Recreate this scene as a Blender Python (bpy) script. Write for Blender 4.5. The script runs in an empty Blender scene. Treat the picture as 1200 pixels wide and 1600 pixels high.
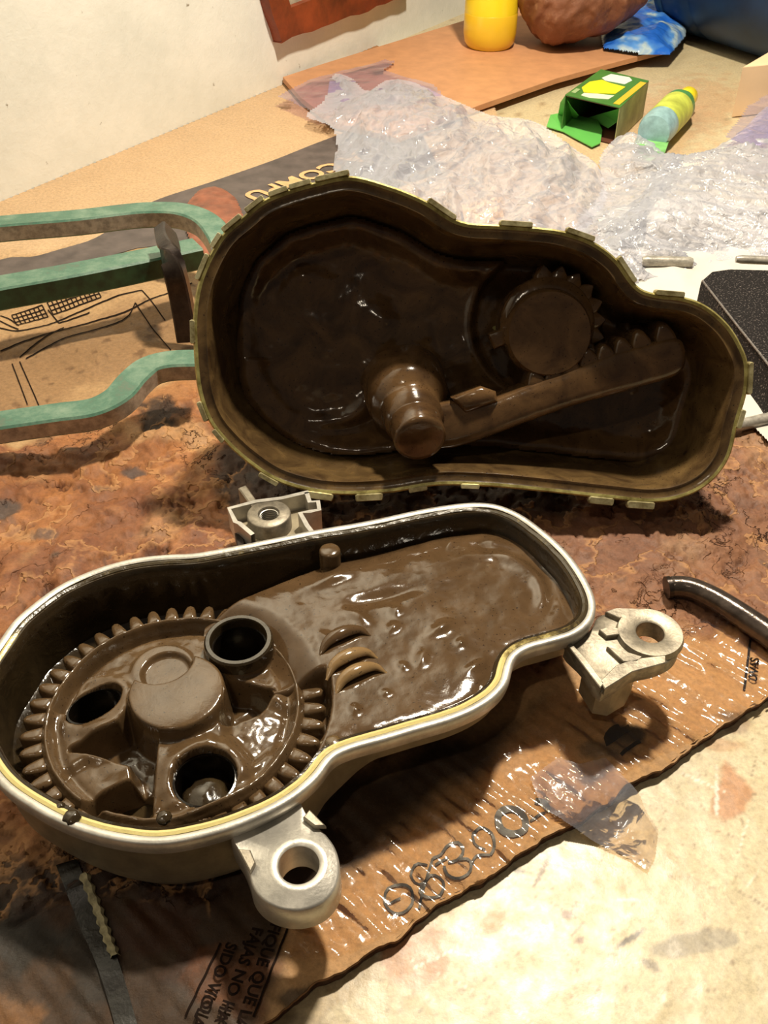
import bpy, bmesh, math, random
import numpy as np
from mathutils import Vector, Matrix

# ------------------------------------------------------------------ camera, world, lamp
H, PITCH, F = 0.33, math.radians(40.0), 1500.0
scn = bpy.context.scene
cam_d = bpy.data.cameras.new('camera'); cam = bpy.data.objects.new('camera', cam_d)
scn.collection.objects.link(cam); scn.camera = cam
cam.location = (0, 0, H); cam.rotation_euler = (math.pi/2-PITCH, 0, 0)
cam_d.sensor_fit = 'VERTICAL'; cam_d.sensor_height = 24.0; cam_d.lens = 24.0*F/1600.0
cam_d.clip_start = 0.01; cam_d.clip_end = 50

world = bpy.data.worlds.new('world'); scn.world = world; world.use_nodes = True
bg = world.node_tree.nodes['Background']
bg.inputs[0].default_value = (1.0, 0.88, 0.74, 1); bg.inputs[1].default_value = 0.07

LAMP = (0.172, 0.66, 0.92)
ld = bpy.data.lights.new('workbench_lamp', 'POINT'); lamp = bpy.data.objects.new('workbench_lamp', ld)
scn.collection.objects.link(lamp); lamp.location = LAMP
ld.energy = 57; ld.color = (1.0, 0.89, 0.71); ld.shadow_soft_size = 0.035
ld2 = bpy.data.lights.new('room_bulb', 'POINT'); lamp2 = bpy.data.objects.new('room_bulb', ld2); scn.collection.objects.link(lamp2)
lamp2.location = (-.35, -.55, 1.7); ld2.energy = 11; ld2.color = (1.0, .86, .66); ld2.shadow_soft_size = .03
scn.view_settings.view_transform = 'Standard'; scn.view_settings.look = 'None'
scn.view_settings.gamma = 1.0; scn.view_settings.use_curve_mapping = False
scn.view_settings.exposure = 0.0

# ------------------------------------------------------------------ helpers
cp, sp = math.cos(PITCH), math.sin(PITCH)
FW = np.array([0, cp, -sp]); UP = np.array([0, sp, cp]); RT = np.array([1.0, 0, 0])
CAM = np.array([0, 0, H])
def ray(px, py): return FW + RT*((px-600)/F) + UP*((800-py)/F)
class Plane:                       # local frame: u, v in the plane, w along its normal
    def __init__(s, o, ex, ey):
        s.o = np.array(o, float); s.ex = np.array(ex, float); s.ey = np.array(ey, float)
        s.ex /= np.linalg.norm(s.ex); s.ey /= np.linalg.norm(s.ey); s.n = np.cross(s.ex, s.ey)
    def px(s, x, y, w=0.0):
        d = ray(x, y); o = s.o+s.n*w
        t = np.dot(o-CAM, s.n)/np.dot(d, s.n); p = CAM+d*t-s.o
        return np.array([np.dot(p, s.ex), np.dot(p, s.ey)])
    def P(s, pts, w=0.0): return np.array([s.px(x, y, w) for x, y in pts])
    def W(s, u, v, w=0.0):
        u, v, w = np.broadcast_arrays(np.asarray(u, float), np.asarray(v, float), np.asarray(w, float))
        return s.o + u[..., None]*s.ex + v[..., None]*s.ey + w[..., None]*s.n
    def M(s, u=0, v=0, w=0, ang=0):
        c, n = math.cos(ang), math.sin(ang); a = s.ex*c+s.ey*n; b = -s.ex*n+s.ey*c; o = s.W(u, v, w)
        return Matrix(((a[0], b[0], s.n[0], o[0]), (a[1], b[1], s.n[1], o[1]), (a[2], b[2], s.n[2], o[2]), (0, 0, 0, 1)))
G0 = Plane((0, 0, 0), (1, 0, 0), (0, 1, 0))
def at(x, y, z=0.0): u, v = G0.px(x, y, z); return np.array([u, v, z])
def proj(P):
    d = np.asarray(P)-CAM; z = d@FW
    return 600+F*(d@RT)/z, 800-F*(d@UP)/z

rs = np.random.RandomState(7)
_perm = rs.permutation(512); _gr = rs.rand(512)*2*np.pi
def perlin(x, y, seed=0):
    x = np.asarray(x, float)+seed*17.13; y = np.asarray(y, float)-seed*9.71
    xi = np.floor(x).astype(int); yi = np.floor(y).astype(int); xf = x-xi; yf = y-yi
    def g(ix, iy):
        a = _gr[_perm[(_perm[ix & 511]+iy) & 511]]; return np.cos(a), np.sin(a)
    u = xf*xf*xf*(xf*(xf*6-15)+10); v = yf*yf*yf*(yf*(yf*6-15)+10)
    def dt(ix, iy, dx, dy): gx, gy = g(ix, iy); return gx*dx+gy*dy
    a = dt(xi, yi, xf, yf); b = dt(xi+1, yi, xf-1, yf); c = dt(xi, yi+1, xf, yf-1); d = dt(xi+1, yi+1, xf-1, yf-1)
    return 1.5*((a*(1-u)+b*u)*(1-v)+(c*(1-u)+d*u)*v)
def fbm(x, y, o=4, seed=0, r=0.5):
    s = 0; a = 1; f = 1
    for i in range(o): s = s+a*perlin(x*f, y*f, seed+i*3); a *= r; f *= 2.03
    return s
def ridge(x, y, o=4, seed=0):
    s = 0; a = 1; f = 1
    for i in range(o): s = s+a*(1-np.abs(perlin(x*f, y*f, seed+i*5))*2); a *= 0.5; f *= 2.1
    return s/2
def sstep(a, b, x): t = np.clip((np.asarray(x, float)-a)/(b-a), 0, 1); return t*t*(3-2*t)
def inside(poly, x, y):
    r = np.zeros(np.shape(x), bool); n = len(poly)
    for i in range(n):
        x1, y1 = poly[i][0], poly[i][1]; x2, y2 = poly[(i+1) % n][0], poly[(i+1) % n][1]
        if y1 == y2: continue
        c = ((y1 > y) != (y2 > y)) & (x < (x2-x1)*(y-y1)/(y2-y1)+x1); r ^= c
    return r
def edist(poly, x, y, closed=True):
    d = np.full(np.shape(x), 1e9); n = len(poly)
    for i in range(n if closed else n-1):
        a = np.array(poly[i][:2]); b = np.array(poly[(i+1) % n][:2]); e = b-a; L = e@e+1e-18
        t = np.clip(((x-a[0])*e[0]+(y-a[1])*e[1])/L, 0, 1)
        d = np.minimum(d, np.hypot(x-a[0]-t*e[0], y-a[1]-t*e[1]))
    return d
def spline(pts, n=240, closed=True):
    p = np.array(pts, float); m = len(p); out = []
    segs = m if closed else m-1
    for i in range(segs):
        if closed: a, b, c, d = p[(i-1) % m], p[i], p[(i+1) % m], p[(i+2) % m]
        else: a, b, c, d = p[max(i-1, 0)], p[i], p[i+1], p[min(i+2, m-1)]
        ta = max(np.linalg.norm(b-a), 1e-9)**.5; tb = max(np.linalg.norm(c-b), 1e-9)**.5; tc = max(np.linalg.norm(d-c), 1e-9)**.5
        m1 = (c-b) if np.allclose(a, b) else ((b-a)/ta-(c-a)/(ta+tb)+(c-b)/tb)*tb
        m2 = (c-b) if np.allclose(c, d) else ((c-b)/tb-(d-b)/(tb+tc)+(d-c)/tc)*tb
        for t in np.linspace(0, 1, 24, endpoint=False):
            out.append((2*t**3-3*t**2+1)*b+(t**3-2*t**2+t)*m1+(-2*t**3+3*t**2)*c+(t**3-t**2)*m2)
    if not closed: out.append(p[-1])
    out = np.array(out); q = np.vstack([out, out[:1]]) if closed else out
    L = np.r_[0, np.cumsum(np.linalg.norm(np.diff(q, axis=0), axis=1))]
    s = np.linspace(0, L[-1], n, endpoint=not closed)
    return np.stack([np.interp(s, L, q[:, k]) for k in range(q.shape[1])], 1)
def ccw(p):
    x, y = p[:, 0], p[:, 1]
    return p if np.sum(x*np.roll(y, -1)-y*np.roll(x, -1)) > 0 else p[::-1]
def normals(p):                    # inward normals of a ccw loop
    t = np.roll(p, -1, 0)-np.roll(p, 1, 0); t /= np.linalg.norm(t, axis=1)[:, None]+1e-12
    return np.stack([-t[:, 1], t[:, 0]], 1)
def smooth_loop(p, k=3):
    for _ in range(k): p = (np.roll(p, 1, 0)+p*2+np.roll(p, -1, 0))/4
    return p
def inset(p, d): return p+normals(smooth_loop(p, 6))*(d if np.isscalar(d) else np.asarray(d)[:, None])

def link(name, me, mat=None, parent=None, smooth=True, matrix=None, flat_angle=None):
    o = bpy.data.objects.new(name, me); scn.collection.objects.link(o)
    if mat is not None and not me.materials: me.materials.append(mat)
    if smooth and len(me.polygons): me.polygons.foreach_set('use_smooth', [True]*len(me.polygons))
    if smooth and flat_angle:
        try: me.set_sharp_from_angle(angle=math.radians(flat_angle))
        except Exception: pass
    if matrix is not None: o.matrix_basis = matrix
    if parent is not None:
        o.parent = parent
        if parent.type == 'EMPTY': o.matrix_parent_inverse = Matrix.Translation(-parent.location)
        elif parent.parent is not None and parent.get('_m'): pass
    return o
def mesh(name, v, f, mat, parent=None, smooth=True, matrix=None, ang=35, normals_fix=True):
    me = bpy.data.meshes.new(name); me.from_pydata([tuple(map(float, a)) for a in v], [], [tuple(int(i) for i in a) for a in f]); me.update()
    if normals_fix:
        bm = bmesh.new(); bm.from_mesh(me); bmesh.ops.recalc_face_normals(bm, faces=bm.faces); bm.to_mesh(me); bm.free()
    return link(name, me, mat, parent, smooth, matrix, ang)
def root(name, loc, label, cat, group=None):
    o = bpy.data.objects.new(name, None); scn.collection.objects.link(o); o.location = tuple(map(float, loc))
    o.empty_display_size = .01; o['label'] = label; o['category'] = cat
    if group: o['group'] = group
    return o
def tag(o, label, cat, group=None):
    o['label'] = label; o['category'] = cat
    if group: o['group'] = group
    return o
def loft(loops, cap0=False, cap1=False, closed=True):
    n = len(loops[0]); v = np.vstack(loops); f = []
    for k in range(len(loops)-1):
        for i in range(n if closed else n-1):
            j = (i+1) % n; f.append((k*n+i, k*n+j, (k+1)*n+j, (k+1)*n+i))
    if cap0: f.append(tuple(range(n))[::-1])
    if cap1: f.append(tuple(range((len(loops)-1)*n, len(loops)*n)))
    return v, f
def merge(parts):
    V = []; Fc = []; k = 0
    for v, f in parts:
        V.append(np.asarray(v)); Fc += [tuple(i+k for i in a) for a in f]; k += len(v)
    return np.vstack(V), Fc
def prism(pl, poly, w0, w1, bev=0.0):
    p = ccw(np.array(poly, float)); L = []
    if bev:
        L = [pl.W(*inset_poly(p, bev).T, w0), pl.W(*p.T, w0+bev*np.sign(w1-w0)), pl.W(*p.T, w1-bev*np.sign(w1-w0)), pl.W(*inset_poly(p, bev).T, w1)]
    else: L = [pl.W(*p.T, w0), pl.W(*p.T, w1)]
    return loft(L, True, True)
def inset_poly(p, d):
    q = []
    n = len(p)
    for i in range(n):
        a, b, c = p[i-1], p[i], p[(i+1) % n]
        e1 = (b-a)/np.linalg.norm(b-a); e2 = (c-b)/np.linalg.norm(c-b)
        n1 = np.array([-e1[1], e1[0]]); n2 = np.array([-e2[1], e2[0]]); m = n1+n2; m /= max(np.linalg.norm(m), 1e-9)
        q.append(b+m*d/max(m@n1, .4))
    return np.array(q)
def frames(path):
    p = np.array(path, float); t = np.gradient(p, axis=0); t /= np.linalg.norm(t, axis=1)[:, None]
    return p, t
def sweep(path, prof, up=(0, 0, 1), cap=True, scale=None):   # profile (a: sideways, b: up)
    p, t = frames(path); up = np.array(up, float); L = []
    for i in range(len(p)):
        s = np.cross(t[i], up); s /= np.linalg.norm(s)+1e-9; u = np.cross(s, t[i])
        k = 1 if scale is None else scale[i]
        L.append(np.array([p[i]+s*a*k+u*b*k for a, b in prof]))
    return loft(L, cap, cap)
def circ(n=16, r=1.0, ry=None):
    a = np.linspace(0, 2*np.pi, n, endpoint=False); return np.stack([np.cos(a)*r, np.sin(a)*(ry or r)], 1)
def rrect(w, h, b):
    return [(-w/2+b, -h/2), (w/2-b, -h/2), (w/2, -h/2+b), (w/2, h/2-b), (w/2-b, h/2), (-w/2+b, h/2), (-w/2, h/2-b), (-w/2, -h/2+b)]
def grid_mesh(name, X, Y, Z, mask, mat, parent=None, col=None, kind=None):
    """X,Y,Z world arrays (r,c); mask of the vertices kept"""
    r, c = X.shape; keep = mask[:-1, :-1] & mask[1:, :-1] & mask[:-1, 1:] & mask[1:, 1:]
    idx = np.arange(r*c).reshape(r, c)
    q = np.stack([idx[:-1, :-1], idx[:-1, 1:], idx[1:, 1:], idx[1:, :-1]], -1)[keep]
    used = np.unique(q); rem = np.full(r*c, -1); rem[used] = np.arange(len(used)); q = rem[q]
    co = np.stack([X, Y, Z], -1).reshape(-1, 3)[used]
    me = bpy.data.meshes.new(name); me.vertices.add(len(co)); me.vertices.foreach_set('co', co.ravel())
    me.loops.add(q.size); me.loops.foreach_set('vertex_index', q.ravel().astype(np.int32))
    me.polygons.add(len(q)); me.polygons.foreach_set('loop_start', np.arange(0, q.size, 4, dtype=np.int32))
    me.polygons.foreach_set('use_smooth', np.ones(len(q), bool)); me.update(calc_edges=True); me.validate()
    if col is not None:
        ca = me.color_attributes.new('Col', 'FLOAT_COLOR', 'POINT')
        cc = np.ones((len(co), 4)); cc[:, :col.shape[-1]] = col.reshape(-1, col.shape[-1])[used]; ca.data.foreach_set('color', cc.ravel())
    if len(q):
        n = me.polygons[len(q)//2].normal
        if n.z < 0: me.flip_normals()
    return link(name, me, mat, parent, smooth=False)
def field(name, pl, bounds, step, wfn, maskfn, mat, parent=None, colfn=None):
    u0, u1, v0, v1 = bounds
    U, V = np.meshgrid(np.arange(u0, u1, step), np.arange(v0, v1, step))
    Wd = wfn(U, V); P = pl.W(U, V, Wd); m = maskfn(U, V)
    return grid_mesh(name, P[..., 0], P[..., 1], P[..., 2], m, mat, parent, colfn(U, V) if colfn else None)

# ------------------------------------------------------------------ materials
def s2l(c): return tuple((x/255/12.92) if x/255 <= .04045 else ((x/255+.055)/1.055)**2.4 for x in c)
def rgb(*c): return (*s2l(c), 1)
class NT:
    def __init__(s, name):
        s.m = bpy.data.materials.new(name); s.m.use_nodes = True; s.t = s.m.node_tree; s.n = s.t.nodes; s.l = s.t.links
        s.b = s.n['Principled BSDF']; s.out = s.n['Material Output']
        s.tc = s.n.new('ShaderNodeTexCoord'); s.geo = s.n.new('ShaderNodeNewGeometry')
    def new(s, k, **kw):
        n = s.n.new(k)
        for a, b in kw.items(): setattr(n, a, b)
        return n
    def set(s, **kw):
        for k, v in kw.items(): s.b.inputs[k.replace('_', ' ')].default_value = v
        return s
    def noise(s, scale, detail=6, rough=.6, dist=0, vec=None):
        n = s.new('ShaderNodeTexNoise'); n.inputs['Scale'].default_value = scale; n.inputs['Detail'].default_value = detail
        n.inputs['Roughness'].default_value = rough; n.inputs['Distortion'].default_value = dist
        s.l.new(vec or s.geo.outputs['Position'], n.inputs['Vector']); return n.outputs['Fac']
    def voro(s, scale, feature='F1', vec=None):
        n = s.new('ShaderNodeTexVoronoi', feature=feature); n.inputs['Scale'].default_value = scale
        s.l.new(vec or s.geo.outputs['Position'], n.inputs['Vector']); return n.outputs['Distance']
    def ramp(s, fac, stops):
        n = s.new('ShaderNodeValToRGB'); e = n.color_ramp.elements
        while len(e) < len(stops): e.new(.5)
        for i, (p, c) in enumerate(stops): e[i].position = p; e[i].color = c if hasattr(c, '__len__') else (c, c, c, 1)
        s.l.new(fac, n.inputs[0]); return n.outputs[0]
    def mix(s, fac, a, b, mode='MIX'):
        n = s.new('ShaderNodeMix', data_type='RGBA', blend_type=mode)
        for i, x in ((0, fac), (6, a), (7, b)):
            if isinstance(x, bpy.types.NodeSocket): s.l.new(x, n.inputs[i])
            else: n.inputs[i].default_value = x
        return n.outputs[2]
    def bump(s, h, strength=.5, dist=.001, prev=None):
        n = s.new('ShaderNodeBump'); n.inputs['Strength'].default_value = strength; n.inputs['Distance'].default_value = dist
        s.l.new(h, n.inputs['Height'])
        if prev: s.l.new(prev, n.inputs['Normal'])
        s.l.new(n.outputs[0], s.b.inputs['Normal']); return n.outputs[0]
    def col(s, sock): s.l.new(sock, s.b.inputs['Base Color']); return s
    def rough(s, sock): s.l.new(sock, s.b.inputs['Roughness']); return s
def simple(name, c, rough=.5, metal=0, var=.15, scale=120, bump=.2, bd=.0004, spec=.5, coat=0, **kw):
    m = NT(name); n = m.noise(scale); d = tuple(x*(1-var*2) for x in c[:3])+(1,); u = tuple(min(1, x*(1+var)) for x in c[:3])+(1,)
    m.col(m.ramp(n, [(.3, d), (.7, u)])); m.set(Roughness=rough, Metallic=metal)
    m.b.inputs['Specular IOR Level'].default_value = spec; m.b.inputs['Coat Weight'].default_value = coat; m.b.inputs['Coat Roughness'].default_value = .08
    if bump: m.bump(m.noise(scale*2.5, 5), bump, bd)
    return m.m

# wet oily grease
def grease(name, c1, c2, rough=.16, bscale=160, bs=.35):
    m = NT(name); n = m.noise(55, 5, .6, 1.0); m.col(m.mix(m.ramp(m.noise(900, 2), [(.28, 1), (.36, 0)]), m.ramp(n, [(.3, c1), (.7, c2)]), rgb(40, 28, 18)))
    m.set(Roughness=rough); m.b.inputs['Specular IOR Level'].default_value = .55
    b = m.bump(m.noise(bscale, 3, .5, .6), bs, .0006); m.bump(m.noise(1400, 2), .12, .0002, b); return m.m
M_grease = grease('brown_grease', rgb(72, 54, 35), rgb(90, 69, 47), .11, 130, .12)
M_grease2 = grease('gear_grease', rgb(76, 58, 38), rgb(96, 75, 51))
M_dark = grease('dark_oily_film', rgb(38, 30, 20), rgb(60, 48, 30), .13, 200, .45)
M_cgrease = grease('cover_grease', rgb(62, 44, 28), rgb(104, 78, 50), .14, 70, .7)
M_pit = grease('black_hole_shade', rgb(16, 13, 9), rgb(26, 20, 13), .2, 150, .3)  # near-black colour stands in for shade inside the gear holes
M_worm = grease('amber_grease', rgb(118, 94, 62), rgb(142, 114, 78), .15, 200, .2)
def cast(name, c, rough=.42, dirt=.5, scale=90):
    m = NT(name); d = m.ramp(m.noise(scale, 8, .7), [(.40, 1), (.62, 0)])
    m.col(m.mix(d, c, tuple(x*(1-dirt) for x in c[:3])+(1,))); m.set(Roughness=rough, Metallic=.55)
    m.bump(m.noise(700, 4), .35, .0003); return m.m
M_alu = cast('cast_aluminium', rgb(205, 200, 190), .38, .3)
M_alu_dirty = cast('grimy_aluminium', rgb(168, 158, 140), .45, .55)
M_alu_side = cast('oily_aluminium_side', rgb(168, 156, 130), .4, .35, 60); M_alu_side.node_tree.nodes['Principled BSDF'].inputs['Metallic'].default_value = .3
M_gasket = simple('cream_gasket', rgb(205, 186, 112), .3, 0, .15, 200, .5)
def zinc(name, c, c2):
    m = NT(name); m.col(m.ramp(m.noise(110, 6, .7), [(.35, c2), (.6, c)])); m.set(Roughness=.3, Metallic=.4)
    m.bump(m.noise(500, 4), .4, .0004); return m.m
M_gasket = NT('cream_gasket_with_oil'); _sx = M_gasket.new('ShaderNodeSeparateXYZ'); M_gasket.l.new(M_gasket.geo.outputs['Position'], _sx.inputs[0]); _mr = M_gasket.new('ShaderNodeMapRange'); M_gasket.l.new(_sx.outputs[1], _mr.inputs[0])
for _i, _v in ((1, .235), (2, .275), (3, -.25), (4, .32)): _mr.inputs[_i].default_value = _v
_ad = M_gasket.new('ShaderNodeMath', operation='ADD'); M_gasket.l.new(_mr.outputs[0], _ad.inputs[0]); M_gasket.l.new(M_gasket.noise(120, 5, .7), _ad.inputs[1])
M_gasket.col(M_gasket.ramp(_ad.outputs[0], [(.45, rgb(214, 198, 132)), (.60, rgb(120, 104, 62)), (.72, rgb(62, 52, 34))])).set(Roughness=.25); M_gasket.bump(M_gasket.noise(300, 4), .6, .0006); M_gasket = M_gasket.m
M_zinc = zinc('yellow_zinc', rgb(188, 178, 112), rgb(120, 108, 58))
M_tab = zinc('bare_zinc_tab', rgb(200, 192, 150), rgb(130, 118, 78))
M_flange = grease('greasy_flange', rgb(52, 37, 23), rgb(104, 82, 50), .22, 60, .9)
M_green = NT('worn_green_paint'); e = M_green.ramp(M_green.noise(60, 8, .75), [(.0, rgb(88, 78, 60)), (.34, rgb(84, 100, 84)), (.44, rgb(64, 106, 86)), (.62, rgb(104, 132, 112)), (.8, rgb(134, 150, 132))])
M_green.col(e).set(Roughness=.38); M_green.bump(M_green.noise(500, 4), .3, .0004); M_green = M_green.m
M_steel = cast('worn_steel_edge', rgb(182, 176, 164), .33, .45, 160); M_steel.node_tree.nodes['Principled BSDF'].inputs['Metallic'].default_value = .25
M_black = cast('oiled_dark_steel', rgb(62, 52, 46), .28, .5, 120)
M_chrome = cast('polished_dark_steel', rgb(98, 86, 78), .2, .5, 90)
M_ink = simple('black_ink', rgb(30, 22, 20), .5, 0, .2, 600, 0)
M_ink2 = simple('brown_ink', rgb(30, 18, 12), .8, 0, .3, 800, 0, .0004, .1)

def attr_mat(name, plies=False, *a_, **k_): return attr_mat_(name, plies, *a_, **k_)
def attr_mat_(name, plies, rough=.6, spec=.4, bs=.6, bscale=260, bdist=.0008, coat=0, rr=None):
    m = NT(name); a = m.new('ShaderNodeVertexColor'); a.layer_name = 'Col'
    n = m.ramp(m.noise(420, 6, .75), [(.25, .62), (.75, 1.25)])
    c = m.mix(1.0, a.outputs[0], n, 'MULTIPLY')
    m.col(c); m.set(Roughness=rough); m.b.inputs['Specular IOR Level'].default_value = spec; m.b.inputs['Coat Weight'].default_value = coat
    if rr: m.rough(m.ramp(m.noise(rr[0], 5, .7), [(.35, rr[1]), (.65, rr[2])]))
    b = m.bump(m.noise(bscale, 7, .75), bs, bdist)
    if plies:                                                    # torn paper plies: stepped relief and lighter ragged lips
        n1 = m.noise(24, 5, .52, .2); n2 = m.noise(46, 5, .6, .3); stp = m.ramp(n1, [(.36, 0), (.368, .3), (.49, .36), (.498, .62), (.60, .7), (.61, 1)])
        lip = m.ramp(n1, [(.490, 0), (.496, .6), (.502, .5), (.53, 0)]); cr = m.ramp(n2, [(.488, 0), (.498, 1), (.502, 1), (.512, 0)])
        gate = m.ramp(m.noise(13, 2, .5), [(.53, 0), (.62, 1)])
        def mul(x, y):
            q = m.new('ShaderNodeMath', operation='MULTIPLY'); m.l.new(x, q.inputs[0]); m.l.new(y, q.inputs[1]); return q.outputs[0]
        al = a.outputs['Alpha']; b = m.bump(mul(stp, al), 1.0, .0022, b); crk = mul(mul(cr, gate), al); inv = m.new('ShaderNodeMath', operation='SUBTRACT'); inv.inputs[0].default_value = 1; m.l.new(crk, inv.inputs[1]); m.bump(inv.outputs[0], .9, .0022, b)
        c = m.mix(mul(lip, al), c, rgb(196, 146, 96)); c = m.mix(crk, c, rgb(70, 38, 20)); m.col(c)
    return m.m
M_card = attr_mat('oily_torn_cardboard', True, .5, .35, .7, 200, .0009, 0, (70, .4, .75))
M_bench = attr_mat('worn_painted_bench', False, .34, .6, .25, 260, .0004, 0, (60, .28, .46))

def film(name, tint, alpha, rough=.12, bscale=90, bs=.6, bd=.002, white=.15, ior=1.9):
    """thin clear plastic: see-through film with glossy reflection and a little milky scatter"""
    m = NT(name); m.n.remove(m.b)
    tr = m.new('ShaderNodeBsdfTransparent'); tr.inputs[0].default_value = tint
    gl = m.new('ShaderNodeBsdfGlossy'); gl.inputs['Roughness'].default_value = rough; gl.inputs[0].default_value = (1, 1, 1, 1)
    df = m.new('ShaderNodeBsdfDiffuse'); df.inputs[0].default_value = (.74, .76, .86, 1)
    b = m.new('ShaderNodeBump'); b.inputs['Strength'].default_value = bs; b.inputs['Distance'].default_value = bd
    m.l.new(m.noise(bscale, 3, .5, 1.2), b.inputs['Height'])
    for x in (gl, df): m.l.new(b.outputs[0], x.inputs['Normal'])
    fr = m.new('ShaderNodeFresnel'); fr.inputs[0].default_value = ior; m.l.new(b.outputs[0], fr.inputs['Normal'])
    mx = m.new('ShaderNodeMixShader'); m.l.new(fr.outputs[0], mx.inputs[0]); m.l.new(tr.outputs[0], mx.inputs[1]); m.l.new(gl.outputs[0], mx.inputs[2])
    ma = m.new('ShaderNodeMath', operation='ADD'); 
    mx2 = m.new('ShaderNodeMixShader'); mx2.inputs[0].default_value = white
    m.l.new(mx.outputs[0], mx2.inputs[1]); m.l.new(df.outputs[0], mx2.inputs[2]); m.l.new(mx2.outputs[0], m.out.inputs[0]); m.n.remove(ma)
    return m.m
M_bag = film('clear_crumpled_plastic', (.95, .95, .98, 1), 0, .13, 70, .8, .005, .34)
M_bag2 = film('clear_crumpled_plastic_thick', (.94, .93, .95, 1), 0, .13, 90, .8, .005, .36)
M_purple = film('purple_plastic_film', (.80, .72, .98, 1), 0, .2, 40, .3, .002, .12)
M_tape = film('clear_packing_tape', (.98, .94, .86, 1), 0, .11, 110, .35, .0010, .02, 1.36)
M_tape2 = film('smeared_tape_flap', (.88, .78, .62, 1), 0, .22, 120, .5, .0015, .14, 1.5)

# ------------------------------------------------------------------ setting: wall, bench
A = at(0, 325); B = at(440, 140); wd = (B-A)[:2]; wd /= np.linalg.norm(wd); wn = np.array([-wd[1], wd[0]])   # wn points behind the wall
def wallside(x, y): return (x-A[0])*wn[0]+(y-A[1])*wn[1]       # >0 behind the wall face
WP = Plane((A[0], A[1], 0), (wd[0], wd[1], 0), (0, 0, 1))      # normal faces the room
m = NT('stained_white_plaster'); n1 = m.ramp(m.noise(14, 7, .7), [(.3, rgb(222, 223, 214)), (.7, rgb(240, 239, 230))])
n1 = m.mix(m.ramp(m.noise(95, 4, .6), [(.70, 0), (.76, 1)]), n1, rgb(150, 140, 122)); n1 = m.mix(m.ramp(m.noise(38, 3, .5), [(.735, 0), (.76, 1)]), n1, rgb(110, 100, 86))
m.col(n1).set(Roughness=.8); m.bump(m.noise(60, 7, .7), .4, .002); M_wall = m.m
v, f = prism(WP, [(-1.6, -.03), (2.6, -.03), (2.6, 1.6), (-1.6, 1.6)], 0, -.06)
o = mesh('wall_back', v, f, M_wall, smooth=False); o['kind'] = 'structure'

# worn bench top with a coloured grid and a board beneath
def bench_col(X, Y, px, py):
    c = np.zeros(X.shape+(3,)); base = np.array(s2l((204, 188, 152))); c[:] = base
    n = fbm(X*9, Y*9, 5, 3); c *= (1+.07*n)[..., None]
    def blend(mask, col): 
        nonlocal c
        c = c*(1-mask[..., None])+np.array(s2l(col))*mask[..., None]
    nn = fbm(X*60, Y*60, 4, 11)
    blend(sstep(.2, .9, nn)*.30, (196, 170, 124)); blend(sstep(.62, .9, fbm(X*330, Y*330, 3, 21))*.6, (140, 112, 80))
    def spot(cx, cy, rx, ry, col, amt, ang=0):
        dx, dy = px-cx, py-cy; a = math.radians(ang); ux = dx*math.cos(a)+dy*math.sin(a); uy = -dx*math.sin(a)+dy*math.cos(a)
        d = np.hypot(ux/rx, uy/ry)+.55*fbm(X*70, Y*70, 4, int(cx)); blend((1-sstep(.7, 1.15, d))*amt, col)
    spot(1142, 1245, 30, 46, (186, 128, 82), .85); spot(1150, 1130, 26, 22, (150, 118, 92), .6); spot(1130, 1165, 30, 10, (186, 140, 96), .6)
    spot(645, 1490, 62, 44, (178, 112, 66), .7, -20); spot(770, 1440, 40, 16, (170, 138, 88), .7, -45); spot(610, 1470, 26, 20, (196, 130, 90), .6)
    spot(960, 1330, 40, 60, (196, 164, 112), .55, -30); spot(1090, 1475, 70, 16, (120, 112, 104), .55, -12); spot(1060, 1360, 45, 14, (170, 146, 104), .5, 40)
    spot(885, 1428, 10, 7, (120, 84, 54), .9); spot(905, 1468, 6, 6, (120, 84, 54), .9); spot(900, 1412, 6, 4, (140, 104, 60), .9)
    spot(985, 1465, 26, 5, (70, 62, 56), .85, -32); spot(845, 1365, 28, 3.5, (110, 84, 52), .9, -62); spot(810, 1361, 9, 5, (80, 64, 46), .9)
    spot(935, 1370, 8, 36, (180, 150, 96), .75, -18); spot(965, 1365, 6, 36, (176, 146, 92), .75, -22); spot(1015, 1505, 16, 8, (110, 100, 90), .7, 30)
    spot(500, 1560, 90, 40, (150, 118, 74), .5, -35); spot(440, 1600, 60, 30, (110, 90, 60), .7)
    spot(1120, 1240, 3, 40, (236, 228, 214), .8, 0); spot(1020, 200, 90, 60, (206, 170, 132), .7); spot(1100, 160, 70, 40, (196, 160, 122), .6); spot(930, 260, 120, 60, (212, 180, 140), .6)
    # long thin scratches
    for k in range(46):
        r = random.Random(k*7+1); sx, sy = r.uniform(640, 1200), r.uniform(1180, 1600); spot(sx, sy, r.uniform(8, 46), r.uniform(.7, 1.5), r.choice([(130, 106, 76), (242, 232, 214), (150, 120, 86)]), .7, r.uniform(-80, 60))
    return c
def bench_grid(nm, u0, u1, v0, v1, su, sv, par):
    X, Y = np.meshgrid(np.arange(u0, u1+su, su), np.arange(v0, v1+sv, sv)); px, py = proj(np.stack([X, Y, X*0], -1))
    Z = -.0003-.0003*np.abs(fbm(X*40, Y*40, 3, 5)); return grid_mesh(nm, X, Y, Z, wallside(X, Y) < .03, M_bench, par, bench_col(X, Y, px, py))
bench = root('workbench', (0.1, .5, -.03), 'cream painted bench top worn through to brown patches and scratches under everything', 'workbench')
bench_grid('painted_surface', -.12, .42, .08, .36, .0011, .0011, bench)
bench_grid('painted_surface', -.8, .42, .36, 2.3, .006, .006, bench)
bench_grid('painted_surface', .4205, 1.3, .08, 2.3, .008, .008, bench)
bench_grid('painted_surface', -.8, -.1205, .08, .36, .008, .008, bench)
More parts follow.
